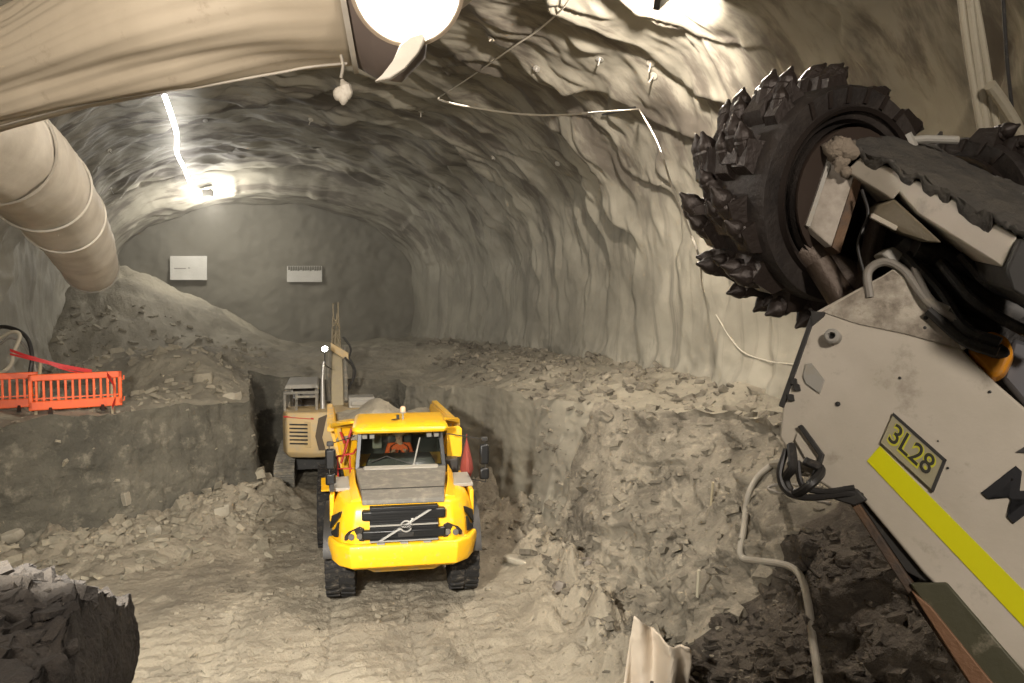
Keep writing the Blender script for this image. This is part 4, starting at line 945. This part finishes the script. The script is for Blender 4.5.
rbuild(M().prism([on(*p, -.22) for p in ((872,280),(884,262),(905,238),(1010,285),(1110,330),(1120,520),(1030,430),(990,392),(940,335),(905,300))], -PN*.35), 'rubber_shroud', mat('black_shroud', (.018,.015,.013), .6, bump=1.0, bscale=3, bd=.08), rh, bevel=.04)
# orange lifting lug with its dark hole
rbuild(M().prism([on(*p, -.02) for p in ((966,350),(975,334),(992,329),(1008,336),(1014,352),(1004,372),(992,378))], -PN*.14), 'lifting_lug', ORG, rh, bevel=.02, seg=3, label='orange lifting lug')
rbuild(M().tube([on(990,348,.0), on(1004,352,-.05)], .035, 16), 'lug_pin', BLK, rh)
rbuild(M().prism([on(*p, -.15) for p in ((1000,372),(1012,330),(1060,345),(1060,440),(1024,400))], -PN*.3), 'rear_housing', mat('steel_blue', (.14,.14,.15), .4, metal=.5), rh, bevel=.02)
# machine body out of the picture on the lower right
rbuild(M().prism([W(1130,470,2.7), W(1330,760,2.3), W(1500,900,2.3), W(1500,600,2.6)], -PN*.9), 'turret', WHT, rh, bevel=.03)
M().box(-.6,2.6,-3.4,.9,.55,1.35).build('chassis', WHT, rh, bevel=.05)
for s in (-.55, 2.05): M().box(s,s+.5,-3.6,1.0,.0,.62).build('track', BLK2, rh, bevel=.12)
# ================================================================== ventilation ducts
FAB = mat('duct_fabric', (.54, .465, .35), .65, bump=.10, bscale=3, var=(.47, .40, .295), vscale=.9, dust=.10, dustcol=(.30,.23,.155))
FABW = mat('white_duct_fabric', (.58, .54, .46), .6, bump=.2, bscale=5, var=(.45, .41, .34), vscale=1.2)
FABD = mat('shaded_duct_fabric', (.17, .135, .115), .7, bump=.15, bscale=4)  # shadow on the duct's end section put into a dark brown colour
def duct_tube(path, rads, n, fold=0, foldn=7, tw=0, ring=0):
    """swept fabric tube with creases; rads (across, up)"""
    path = curve_path(path, 14); N = len(path); G = np.zeros((N, n, 3)); rr = [np.interp(np.linspace(0, 1, N), np.linspace(0, 1, len(rads)), [r[k] for r in rads]) for k in (0, 1)]
    for i, p in enumerate(path):
        t = (path[min(i+1, N-1)]-path[max(i-1, 0)]).normalized(); side = t.cross(Vector((0, 0, 1))).normalized(); uu = side.cross(t).normalized()
        for j in range(n):
            a = 2*math.pi*j/n; q = i/(N-1)
            f = 1+fold*(1.1-q)*(.6*math.sin(foldn*a+tw*q*3+.8)+.5*math.sin((foldn*2-3)*a+tw*q*5+2)+.25*math.sin(31*a+q*4))+ring*max(0, math.sin(q*math.pi*2*16))**6
            sag = -.10*fold*math.sin(a*1.0)
            G[i, j] = p+side*math.cos(a)*rr[0][i]*f+uu*math.sin(a)*rr[1][i]*f
    return G, path
G, pth = duct_tube([W(-230,165,7.4), W(-60,100,6.9), W(60,56,6.3), W(170,10,5.95), W(260,-20,5.92), W(338,-28,6.0)], [(.40,.34),(.42,.36),(.46,.42),(.62,.58),(.72,.66),(.72,.68)], 120, fold=.12, foldn=6, tw=2.2)
d1 = M().grid(G, closed=True).build('ventilation_duct', FAB, None, smooth=80, fix=False, solid=.01)
tag(d1, 'wide creased beige fabric ventilation duct sagging across the top left of the tunnel', 'duct')
# hem cord on the lower edge of the duct
hem = [Vector(G[i, int(120*.735)])+Vector((0, 0, -.012)) for i in range(0, len(G), 3)]
M().tube(hem, .012, 6).build('hem', FABW, d1)
M().lathe([(.735,-.02),(.75,-.02),(.75,.02),(.735,.02),(.735,-.02)], W(339,-28,5.9), (W(338,-28,6.0)-W(260,-20,5.92)), 60).build('collar', FABW, d1)
# elbow with an open lit mouth
mc = W(407, -14, 4.80); ax = (-fwd*.86-upv*.48+rgt*.10).normalized()
uu = ax.orthogonal().normalized(); ww = ax.cross(uu)
def ringp(c, a, r, n=48):
    a = a.normalized(); u_ = (Vector((0, 0, 1))-a*a.z).normalized(); v_ = a.cross(u_)
    return [c+r*(math.cos(2*math.pi*k/n)*u_+math.sin(2*math.pi*k/n)*v_) for k in range(n)]
dirL = (W(338,-28,6.0)-W(260,-20,5.92)).normalized()
rings = [ringp(W(341,-28,5.92), dirL, .70), ringp(W(362,-20,5.90), dirL, .73), ringp(W(386,-16,5.88), dirL, .72), ringp(W(412,-24,5.86), dirL, .60), ringp(W(422,-30,5.86), dirL, .30), ringp(W(424,-30,5.86), dirL, .02)]
G2 = np.array([[tuple(p) for p in r] for r in rings])
# refine along
GG = []
for i in range(len(G2)-1):
    for q in np.linspace(0, 1, 8, endpoint=False): GG.append(G2[i]*(1-q)+G2[i+1]*q)
GG.append(G2[-1]); GG = np.array(GG)
el = M().grid(GG, closed=True).build('duct_elbow', FABD, None, smooth=80, fix=False, solid=.012)
tag(el, 'duct elbow in painted-in shadow brown with an open bright mouth next to the wide beige duct', 'duct')
M().lathe([(.325,-.5),(.345,-.03),(.365,.0),(.345,.02),(.335,.02),(.322,0),(.318,-.5)], mc, ax, 60).build('mouth_ring', mat('ring_fabric', (.36,.29,.21), .6), el)
M().lathe([(.32,.0),(.31,-.16),(.25,-.26),(.0,-.30)], mc, ax, 48).build('liner', mat('white_liner', (.80, .77, .72), .6), el)
fl = [W(*p) for p in ((423,32,4.85),(425,38,4.85),(418,52,4.85),(404,68,4.85),(390,78,4.9),(374,81,4.9),(386,71,4.9),(393,60,4.85),(400,44,4.85),(410,36,4.85))]
M().prism(fl, fwd*.05).build('flap', FABW, el, bevel=.01, label='white fabric flap hanging from the mouth')
el2 = M().tube(curve_path([W(432,20,5.6), W(448,4,5.5), W(470,-14,5.4)], 6), [.09]*13, 10).build('ring_lip', FAB, el)
# knot of white cloth dangling below the joint
kn = M().tube(curve_path([W(341,55,5.7), W(343,66,5.7), W(341,78,5.7)], 5), .012, 6)
for (x0, y0, x1, y1, r) in ((342,80,348,100,.045),(343,86,336,100,.05),(342,84,343,105,.04)):
    kn.tube(curve_path([W(x0, y0, 5.7), W((x0+x1)/2+1, (y0+y1)/2, 5.68), W(x1, y1, 5.7)], 5), [.015,.02,.03,.042,.05,r,r*1.05,r,r*.85,r*.6,.01], 10)
tag(kn.build('cloth_knot', FABW, None), 'bunched white cloth knot dangling under the duct joint', 'cloth')
# ---- white ribbed duct down the left wall
G, pth = duct_tube([W(-130,95,8.5), W(-30,135,10.5), W(22,168,12.5), W(55,205,14.5), W(78,240,16.6), W(91,268,18.6)], [(.82,.82),(.80,.80),(.82,.82),(.76,.76),(.68,.68),(.60,.60)], 72, fold=.03, foldn=5, tw=2, ring=.03)
d2 = M().grid(G, closed=True).build('ventilation_duct', FABW, None, smooth=80, fix=False, solid=.012)
tag(d2, 'round white ribbed ventilation duct hung along the left wall above the orange barriers', 'duct')
ta = (pth[-1]-pth[-2]).normalized()
M().lathe([(.55,-.03),(.62,-.03),(.63,0),(.62,.03),(.56,.03),(.55,-.03)], pth[-1], ta, 48).build('mouth_ring', GREYP, d2)
for q in (.28, .50, .66):
    i = int(q*(len(pth)-1)); t = (pth[i+1]-pth[i-1]).normalized(); r = float(np.interp(q, [0,.4,.6,.8,1], [.82,.82,.76,.68,.60]))*1.025
    M().lathe([(r,-.04),(r+.03,-.02),(r+.03,.02),(r,.04)], pth[i], t, 48).build('hoop', FABW, d2)
i = int(.62*(len(pth)-1))
M().prism([W(57,180,13.2), W(78,186,14.6), W(80,228,15.2), W(58,236,13.9)], (0,.02,.02)).build('patch', mat('patch_white', (.66,.62,.54), .6), d2, bevel=.005, label='loose white fabric patch')
for (a, b) in ((52,150),(66,160),(84,206),(90,226)):
    pass
# hangers from the roof to the duct
def roof_at(px, py):
    h = hit(px, py); return h[0]
for k, q in enumerate((.30, .55, .8)):
    i = int(q*(len(pth)-1)); p = pth[i]
    for b in BVHS:
        pass
    best = None
    for b in BVHS:
        h = b.ray_cast(p+Vector((0, 0, .3)), Vector((-.25, 0, 1)).normalized())
        if h[0] is not None and (best is None or h[3] < best[1]): best = (h[0], h[3])
    if best: M().tube([p+Vector((0, 0, .55)), best[0]+Vector((0, 0, .1))], .012, 6).build('hanger', BLK2, d2)
# dark tarpaulin on the wall below the duct
# ================================================================== orange barriers on the bench
ORB = mat('barrier_orange', (.90, .13, .015), .45, var=(.80, .11, .02), vscale=3)
def barrier():
    root = bpy.data.objects.new('safety_barrier', None); C.objects.link(root)
    Wd, H = 1.98, .94
    def bx(m, x0, x1, z0, z1, y=.035): return m.box(x0, x1, -y, y, z0, z1)
    fr = bx(M(), -Wd/2, Wd/2, H-.16, H); bx(fr, -Wd/2, -Wd/2+.09, .12, H); bx(fr, Wd/2-.09, Wd/2, .12, H); bx(fr, -Wd/2, Wd/2, .08, .30)
    fr.build('barrier_frame', ORB, root, bevel=.02)
    for k in range(12):
        x = -Wd/2+.09+(Wd-.18)*(k+.5)/12
        M().box(x-.028, x+.028, -.018, .018, .29, H-.15).build('slat', ORB, root, bevel=.008)
    bx(M(), -.92, .92, .345, .375, .02).build('crossbar', ORB, root)
    for x in (-.55, .55):
        M().loft([[(x-.05,-.30,0),(x+.05,-.30,0),(x+.05,.30,0),(x-.05,.30,0)],[(x-.04,-.26,.05),(x+.04,-.26,.05),(x+.04,.26,.05),(x-.04,.26,.05)],[(x-.03,-.05,.14),(x+.03,-.05,.14),(x+.03,.05,.14),(x-.03,.05,.14)]]).build('foot', BLK2, root, bevel=.008)
    for z in (.25, .78): M().tube([(Wd/2,0,z-.05),(Wd/2+.045,0,z-.05),(Wd/2+.045,0,z+.05)], .016, 6).build('hook', ORB, root)
    return root
b1 = barrier(); b2 = copy_tree(b1)
def place_on(o, px, py, d, rz):
    p = W(px, py, d); z, n = ground(p.x, p.y); o.location = (p.x, p.y, z-.01); o.rotation_euler = (0, 0, rz)
place_on(b1, 77, 410, 18.5, math.radians(12)); tag(b1, 'orange plastic safety barrier at the end of the pair, free edge towards the spoil heap', 'barrier')
place_on(b2, -8, 413, 18.3, math.radians(12)); tag(b2, 'orange plastic safety barrier cut off by the left picture edge, under the looped hoses', 'barrier')
# end panel folded back, deep red in shade
TIM = mat('timber', (.34, .29, .19), .8, bump=.3, bscale=10)
def gz(px, d, py=400):
    p = W(px, py, d); z, n = ground(p.x, p.y); return Vector((p.x, p.y, z))
g = gz(35, 18.1); t = W(41, 360, 18.3)
po = M().tube([g-Vector((0,0,.05)), t], .04, 8).build('timber_post', TIM, None); tag(po, 'slanting pale timber post between the two orange barriers', 'post')
g = gz(112, 18.9); po = M().tube([g-Vector((0,0,.05)), g+Vector((0,0,.75))], .03, 8).build('timber_post', TIM, None); tag(po, 'short pale post at the free end of the orange barriers', 'post')
RT = mat('red_tape', (.55, .03, .03), .5)
# red tape strands
m = M()
def strip(pts, wd=.05):
    P = curve_path([W(*p) for p in pts], 6); rings = [[p+Vector((0,0,wd/2)), p-Vector((0,0,wd/2)), p-Vector((0,.006,wd/2)), p+Vector((0,-.006,wd/2))] for p in P]; m.loft(rings)
strip(((10,350,18.2),(30,357,18.2),(60,365,18.5),(92,371,19)), .07); strip(((10,354,18.2),(34,360,18.2),(64,367,18.5),(93,373,19)), .05); strip(((34,357,18.2),(60,368,18.4),(85,374,18.9)), .04)
strip(((107,374,18.7),(113,384,18.6),(115,398,18.7),(112,408,18.8)), .12)
tag(m.build('barrier_tape', RT, None), 'sagging red barrier tape strung above the orange barriers', 'tape')
# hoses looping down behind the left barrier
HSG = mat('pale_hose', (.42, .38, .29), .6, dust=.2, vscale=4)
tag(M().tube(curve_path([W(-40,344,18.8), W(-5,328,18.9), W(14,329,18.9), W(27,338,18.9), W(32,356,18.8), W(30,375,18.7)], 8), .05, 10).build('hose', HOSEB, None), 'dark hose arching down behind the left orange barrier', 'hose')
tag(M().tube(curve_path([W(-40,334,18.6), W(-8,340,18.6), W(12,332,18.6), W(20,336,18.6), W(14,352,18.5), W(10,366,18.5), W(-3,374,18.4), W(-30,378,18.4)], 8), .045, 10).build('hose', HSG, None), 'pale beige hose coiled above the left orange barrier', 'hose')
tag(M().tube(curve_path([W(-40,350,18.9), W(-5,346,18.9), W(10,338,18.9), W(24,345,18.9), W(36,372,18.8), W(37,392,18.8)], 8), .035, 10).build('hose', HOSEG, None), 'thin grey hose looping behind the slanting timber post', 'hose')

# ================================================================== boards on the end wall
BRD = mat('white_board', (.62, .60, .54), .6, var=(.56, .54, .48), vscale=1); BRDD = mat('ink_grey', (.22, .21, .18), .7)
def board(px0, py0, px1, py1, d=48.0):
    a = hit((px0+px1)/2, (py0+py1)/2)[0]; y = a.y-.28
    def at(px, py):
        v = W(px, py, 1)-CAM; return CAM+v*(y/v.y)
    p = [at(px0, py1), at(px1, py1), at(px1, py0), at(px0, py0)]
    return p, at
p, at = board(170, 256, 207, 280)
b = M().prism(p, (0, .06, 0)).build('notice_board', BRD, None, bevel=.01); tag(b, 'plain white rectangular board on the end wall above the spoil heap', 'board')
for (x0, x1, y) in ((174,186,268.5),(188,190,268)):
    q = [at(x0,y+.5), at(x1,y+.5), at(x1,y-.5), at(x0,y-.5)]; q = [v+Vector((0,-.01,0)) for v in q]; M().prism(q, (0,.02,0)).build('written_line', BRDD, b)
p, at = board(287, 266, 322, 282)
b = M().prism(p, (0, .06, 0)).build('notice_board', BRD, None, bevel=.01); tag(b, 'white board with a ragged grey upper edge at the middle of the end wall', 'board')
m = M(); 
for k in range(14):
    x = 288+k*2.4; h_ = 1.5+3*abs(math.sin(k*1.9)); q = [v+Vector((0,-.012,0)) for v in (at(x,269.5+h_*.4), at(x+2.2,269.5+h_*.2), at(x+2.0,266.3), at(x+.1,266.3))]; m.prism(q, (0,.02,0))
m.build('stain', mat('board_stain', (.16,.15,.12), .9), b)
# ================================================================== strip light, cables, bolts
LEDM = mat('lit_strip', (1,1,1), .5, emit=(.97, .97, 1.0), estr=6)
def roofpt(px, py, off=.15):
    h = hit(px, py); return h[0]+h[2]*(off if h[2].dot(CAM-h[0]) > 0 else -off)
sp_ = [(164,80),(166,96),(170,112),(174,118),(172,130),(176,142),(182,160),(189,174),(191,182),(194,187)]
sl = M().tube(curve_path([roofpt(x, y, .5) for x, y in sp_], 5), .085, 8).build('strip_light', LEDM, None); tag(sl, 'zigzag run of glowing white light strip along the tunnel roof', 'light')
hp_ = roofpt(206, 188, .35)
lf = M().box(-.28,.28,-.12,.12,-.2,.2).build('floodlight', BLK2, None, bevel=.03); lf.location = hp_; tag(lf, 'small dark floodlight on the lip of the end arch', 'light')
M().tube([(0,0,.18),(.25,.1,.30),(.45,.2,.35)], .03, 6).build('bracket', GREYP, lf)
M().box(-.24,.24,-.16,-.12,-.15,.15).build('housing', GREYP, lf)
def cable(name, pts, r, mt, lab, cat='cable', off=.12, n=8):
    P = [roofpt(x, y, off) for x, y in pts]
    return tag(M().tube(curve_path(P, n), r, 7).build(name, mt, None), lab, cat)
CABW = mat('pale_cable', (.50, .46, .38), .5)
cable('cable', ((585,-30),(565,2),(540,25),(515,42),(490,60),(470,74),(440,94)), .022, CABW, 'pale cable running from the top of the picture to the roof wiring kink', off=.14)
P = [roofpt(440,94,.14)]+[W(*q) for q in ((440,100,12.9),(470,107,12.6),(520,114,12.3),(560,115,12.1),(600,112,11.9))]+[roofpt(640,106,.12)]
tag(M().tube(curve_path(P, 8), .016, 7).build('cable', CABW, None), 'slack white cable drooping across the roof left of the cutter head', 'cable')
P = [roofpt(640,106,.12), W(656,140,11.2), W(672,186,11.2), W(690,232,11.4), W(700,262,11.7), roofpt(706,290,.08), roofpt(722,322,.05), roofpt(742,350,.05), roofpt(768,361,.05), roofpt(795,365,.05)]
tag(M().tube(curve_path(P, 8), .016, 7).build('cable', CABW, None), 'white cable hanging down the right wall and curving behind the white boom', 'cable')
m = M(); ends = []
cable('cable', ((604,112),(620,108),(636,104)), .03, HOSEB, 'short dark cable beside the bracket at the bend of the white wiring')
for k, (x, y) in enumerate(((492,38),(600,58),(651,62),(537,68),(421,111),(373,31),(494,157),(440,187),(311,119),(205,120),(109,150),(110,188),(120,70),(51,16),(654,75),(558,163))):
    h = hit(x, y)
    if h is None: continue
    n_ = h[2] if h[2].dot(CAM-h[0]) > 0 else -h[2]
    L_ = .12+.10*(k % 3); p_ = h[0]
    o = M().tube([p_-n_*.1, p_+n_*L_], .022, 7).lathe([(.0,.03),(.10,.03),(.10,.045),(0,.045)], p_, n_, 10).build('rock_bolt', CHROME if k % 2 else CABW, None)
    nearest = {0:'above the wiring kink',1:'above the slack cable',2:'upper right by the lamp glow',3:'beside the running cable',4:'left of the wiring kink',5:'behind the duct elbow',6:'below the slack cable',7:'above the right side of the end arch',8:'between strip light and roof centre',9:'just right of the strip light',10:'by the ribbed duct',11:'over the left foot of the end arch',12:'under the hem of the wide duct',13:'in the top left corner',14:'beneath the lamp glow, lower one',15:'over the dark roof streaks'}
    tag(o, 'short steel roof bolt with plate, '+nearest[k], 'bolt', 'roof bolts')
# hoses hanging top right
for (pts, r, lab) in ((((958,-25),(966,40),(975,95),(984,150)), .035, 'left one of the pale hoses hanging from the roof behind the cutter head'), (((966,-25),(974,40),(981,90),(988,150)), .05, 'thickest of the pale hoses hanging behind the cutter head'), (((970,-25),(982,40),(990,90),(1002,160)), .04, 'right one of the close trio of pale hanging hoses'), (((1002,-25),(1007,60),(1014,130),(1018,220)), .018, 'thin dark line hanging at the far right above the boom'), (((990,85),(1004,105),(1020,135),(1034,190)), .06, 'grey hose slanting down to the right edge above the mud-caked cover')):
    P = [W(x, y, 6.2+.1*i) for i, (x, y) in enumerate(pts)]
    tag(M().tube(curve_path(P, 6), r*.8, 10).build('hanging_hose', HSG if r > .02 else HOSEB, None), lab, 'hose')
# ================================================================== things on the ground at right
def gp(px, py, off=.05):
    h = hit(px, py); return h[0]+Vector((0, 0, off))
_k = [Vector((x, y, 0)) for x, y in ((772,470),(756,484),(747,505),(744,535),(740,562),(760,567),(785,571),(800,582),(808,610),(813,650),(818,683),(822,720))]
_c = curve_path(_k, 6); P = [gp(v.x, v.y, .10) for v in _c]
for _ in range(3): P = [P[0]]+[(P[i-1]+P[i]*2+P[i+1])/4 for i in range(1, len(P)-1)]+[P[-1]]
P = [W(806,468,4.75), W(788,464,4.9)]+P
tag(M().tube(curve_path(P, 3), .055, 10).build('hose', mat('water_hose', (.27,.245,.20), .6, dust=.2, vscale=5), None), 'thick pale hose snaking down the rock slope from the boom to the bottom edge', 'hose')
P = [gp(822,490,.05), gp(800,488,.05), gp(780,486,.04), gp(768,490,.03), gp(790,497,.03), gp(830,505,.03)]
tag(M().tube(curve_path(P, 8), .022, 8).build('cable', HOSEG, None), 'thin grey cable lying on the shale below the cable bundle', 'cable')
# crumpled pale sheet
DS = min((hit(x, y)[0]-CAM).dot(fwd) for x in range(620, 700, 8) for y in range(625, 683, 8))-.15; print('DS', DS)
outl = [(626,672),(628,640),(633,616),(645,619),(660,628),(668,640),(680,642),(691,652),(686,680),(660,700),(635,700)]
n_ = 34; G = np.zeros((n_, n_, 3)); 
lft = [(620,730),(625,680),(630,640),(634,617)]; rgt_ = [(684,735),(687,690),(692,662),(690,650)]
for i in range(n_):
    q = i/(n_-1)
    lx, ly = [np.interp(q, np.linspace(0,1,4), [p[k] for p in lft]) for k in (0, 1)]; rx, ry = [np.interp(q, np.linspace(0,1,4), [p[k] for p in rgt_]) for k in (0, 1)]
    for j in range(n_):
        s_ = j/(n_-1); x = lx+(rx-lx)*s_; y = ly+(ry-ly)*s_ - (q*9*math.sin(math.pi*min(1, s_*1.3))*.0) + (8*q*max(0, math.sin(math.pi*(s_-.35)/.5)) if .35 < s_ < .85 else 0)
        dep = DS+.35*math.sin(s_*5.0+.6)+.12*math.sin(s_*14+q*3)-.15*q
        G[i, j] = W(x, y, dep)
G += (.025*fbm(G*3, 3))[..., None]
tag(M().grid(G).build('crumpled_sheet', mat('pale_sheet', (.62,.53,.42), .6, bump=.1), None, smooth=35, fix=False, solid=.03), 'stiff crumpled cream sheet standing on edge at the foot of the rock slope', 'sheet')
# stakes in the slope
for (x0, y0, x1, y1, mt, lab) in ((711,504,713,482,TIM,'short grey stake upright in the rock slope'),(697,598,699,570,mat('stake_pale',(.42,.38,.28),.7),'pale marker stick leaning in the shale below the grey stake')):
    h = hit(x0, y0); d = (h[0]-CAM).dot(fwd)
    tag(M().tube([h[0]-Vector((0,0,.1)), W(x1, y1, d-.1)], .028, 7).build('stake', mt, None), lab, 'stake')
# bigger individual slabs
SLAB = mat('slate_slab', (.13,.11,.09), .7, bump=.7, bscale=8, var=(.24,.21,.17), vscale=3)
SLABP = mat('pale_slab', (.36,.325,.255), .8, bump=.5, bscale=8, var=(.28,.25,.19), vscale=3)
def slab(px, py, size, mt, lab, seed, fl=.35, rz=None):
    h = hit(px, py)
    if h is None: return
    r = np.random.default_rng(seed); n = 7; ang = np.sort(r.uniform(0, 2*math.pi, n)); ang = np.linspace(0, 2*math.pi, n, endpoint=False)+r.uniform(-.3, .3, n)
    rad = size*r.uniform(.7, 1.1, n); asp = r.uniform(.55, .85)
    e = Matrix.Rotation(r.uniform(0, 6.28), 3, 'Z') @ Matrix.Rotation(r.normal()*.2, 3, 'X') @ Matrix.Rotation(r.normal()*.2, 3, 'Y')
    rings = []
    for k_, z in ((.82,-fl),(1,-fl*.3),(1,fl*.6),(.8,fl*1.0)):
        rings.append([h[0]+e @ Vector((rad[i]*k_*math.cos(ang[i])+r.normal()*.02*size, rad[i]*asp*k_*math.sin(ang[i]), z*size*(1+.2*r.normal()*(z > 0)))) for i in range(n)])
    tag(M().loft(rings).build('rock_slab', mt, None, bevel=.01, smooth=25), lab, 'rock', 'loose rock slabs')
slab(15,655,.17,DARKROCK,'large flat slate slab in the very bottom left corner',1,.25)
slab(48,672,.13,DARKROCK,'blocky slate piece beside the flat corner slab on the near ledge',2,.5)
slab(24,577,.10,DARKROCK,'squarish stone near the top of the near left ledge',3)
slab(66,650,.08,DARKROCK,'small slate piece uphill of the blocky one on the near ledge',4,.4)
slab(12,618,.12,DARKROCK,'dark stone at the left edge halfway up the near ledge',5,.4)
slab(126,498,.20,SLABP,'pale upright stone at the foot of the cut bench face',6,.9)
slab(222,510,.30,SLABP,'pale boulder near the right end of the bench foot',7,.5)
slab(152,533,.30,SLABP,'pale lump in the middle of the spoil along the bench foot',8,.6)
slab(10,536,.26,SLABP,'pale boulder in the spoil behind the near ledge',9,.5)
slab(518,560,.36,SLABP,'flat grey slab right of the truck front wheel',10,.2)
slab(560,588,.20,SLAB,'dark block on the pit floor edge, right of the flat grey slab',11,.6)
slab(585,565,.25,SLAB,'jagged block at the toe of the rock slope',12,.5)
slab(810,548,.30,SLATE,'dark slate block on the slope left of the rusty rail',13,.4)
slab(850,560,.26,SLATE,'dark slate slab under the rusty rail of the boom',14,.4)
slab(770,590,.24,SLATE,'dark slab just below the bend of the thick hose',15,.35)
slab(205,380,.34,MOUND,'rounded boulder on the bench top behind the barriers',16,.6)
slab(232,398,.3,SLABP,'pale rock on the right corner of the bench top',17,.5)
# ================================================================== light
def area(name, loc, tgt, size, power, col=(1, .86, .68), spread=None):
    ld = bpy.data.lights.new(name, 'AREA'); ld.size = size; ld.energy = power; ld.color = col; ld.shape = 'DISK'
    if spread: ld.spread = spread
    o = bpy.data.objects.new(name, ld); C.objects.link(o); o.location = loc
    o.rotation_euler = (Vector(tgt)-Vector(loc)).to_track_quat('-Z', 'Y').to_euler(); return o
def point(name, loc, power, r=.15, col=(1, .86, .68)):
    ld = bpy.data.lights.new(name, 'POINT'); ld.energy = power; ld.shadow_soft_size = r; ld.color = col
    o = bpy.data.objects.new(name, ld); C.objects.link(o); o.location = loc; return o
WARM = (1, .895, .79); NEUT = (1, .95, .865)
def spot(name, loc, tgt, power, deg, col, r=.2, blend=.6):
    ld = bpy.data.lights.new(name, 'SPOT'); ld.energy = power; ld.spot_size = math.radians(deg); ld.spot_blend = blend; ld.shadow_soft_size = r; ld.color = col
    o = bpy.data.objects.new(name, ld); C.objects.link(o); o.location = loc
    o.rotation_euler = (Vector(tgt)-Vector(loc)).to_track_quat('-Z', 'Y').to_euler(); return o
hr = hit(652, -62); L1 = hr[0]+Vector((-.1, 0, -.75))
point('roof_lamp', L1, 1500, .18, WARM)
nrm_ = (hit(900, 30)[0]-L1).normalized(); a_ = nrm_.orthogonal().normalized(); b_ = nrm_.cross(a_)
q = [L1+nrm_*.30+a_*x*.38+b_*y*.38 for x, y in ((-1,-1),(1,-1),(1,1),(-1,1))]
shade_plate = M().prism(q, nrm_*.12).build('floodlight', BLK2, None, bevel=.02); tag(shade_plate, 'dark plate added beside the roof lamp to shade the upper right wall', 'light')  # not a lamp: plate added to block roof lamp light towards the upper right
spot('bench_lamp', (-2.0, 4.4, 6.25), (3.6, 18, .8), 3700, 84, NEUT, .25, .8)
spot('viewer_fill', (1.0, -3.5, 9.0), (3, 14, 2), 640, 92, WARM, .4)  # unseen fill added behind the camera to brighten truck front and boom
spot('duct_fill', (-1.6, .6, 6.6), W(150, 40, 7.4), 520, 120, (1, .88, .76), .5)  # unseen spot added to brighten the beige duct from below
point('duct_lamp', mc-ax*.10, 22, .06, (1, .95, .88))
point('arch_lamp', W(212, 206, 41.3), 520, .4, NEUT)
for k in range(4):
    q = k/3; point('strip_lamp', Vector(roofpt(170, 112, 1.6)).lerp(roofpt(190, 178, 1.6), q), 5, .2, (1, .97, .92))
# dust hanging in the far half of the cavern
hz = bpy.data.materials.new('dust_haze'); hz.use_nodes = True; hn = hz.node_tree.nodes; hn.remove(hn['Principled BSDF'])
vs = hn.new('ShaderNodeVolumeScatter'); vs.inputs['Color'].default_value = (.95, .90, .80, 1); vs.inputs['Density'].default_value = .006; vs.inputs['Anisotropy'].default_value = .2
hz.node_tree.links.new(vs.outputs[0], hn['Material Output'].inputs['Volume'])
hb = M().box(-12, 15, 24.5, 49.5, -1, 15).build('dust_haze', hz, None, smooth=0); tag(hb, 'thin dust hanging in the air beyond the excavator', 'haze', kind='stuff')
w = bpy.data.worlds.new('world'); SC.world = w; w.use_nodes = True
w.node_tree.nodes['Background'].inputs[0].default_value = (1, .85, .68, 1); w.node_tree.nodes['Background'].inputs[1].default_value = .035
SC.view_settings.view_transform = 'Standard'; SC.view_settings.look = 'None'; SC.view_settings.gamma = 1; SC.view_settings.use_curve_mapping = False
SC.view_settings.exposure = 1.38
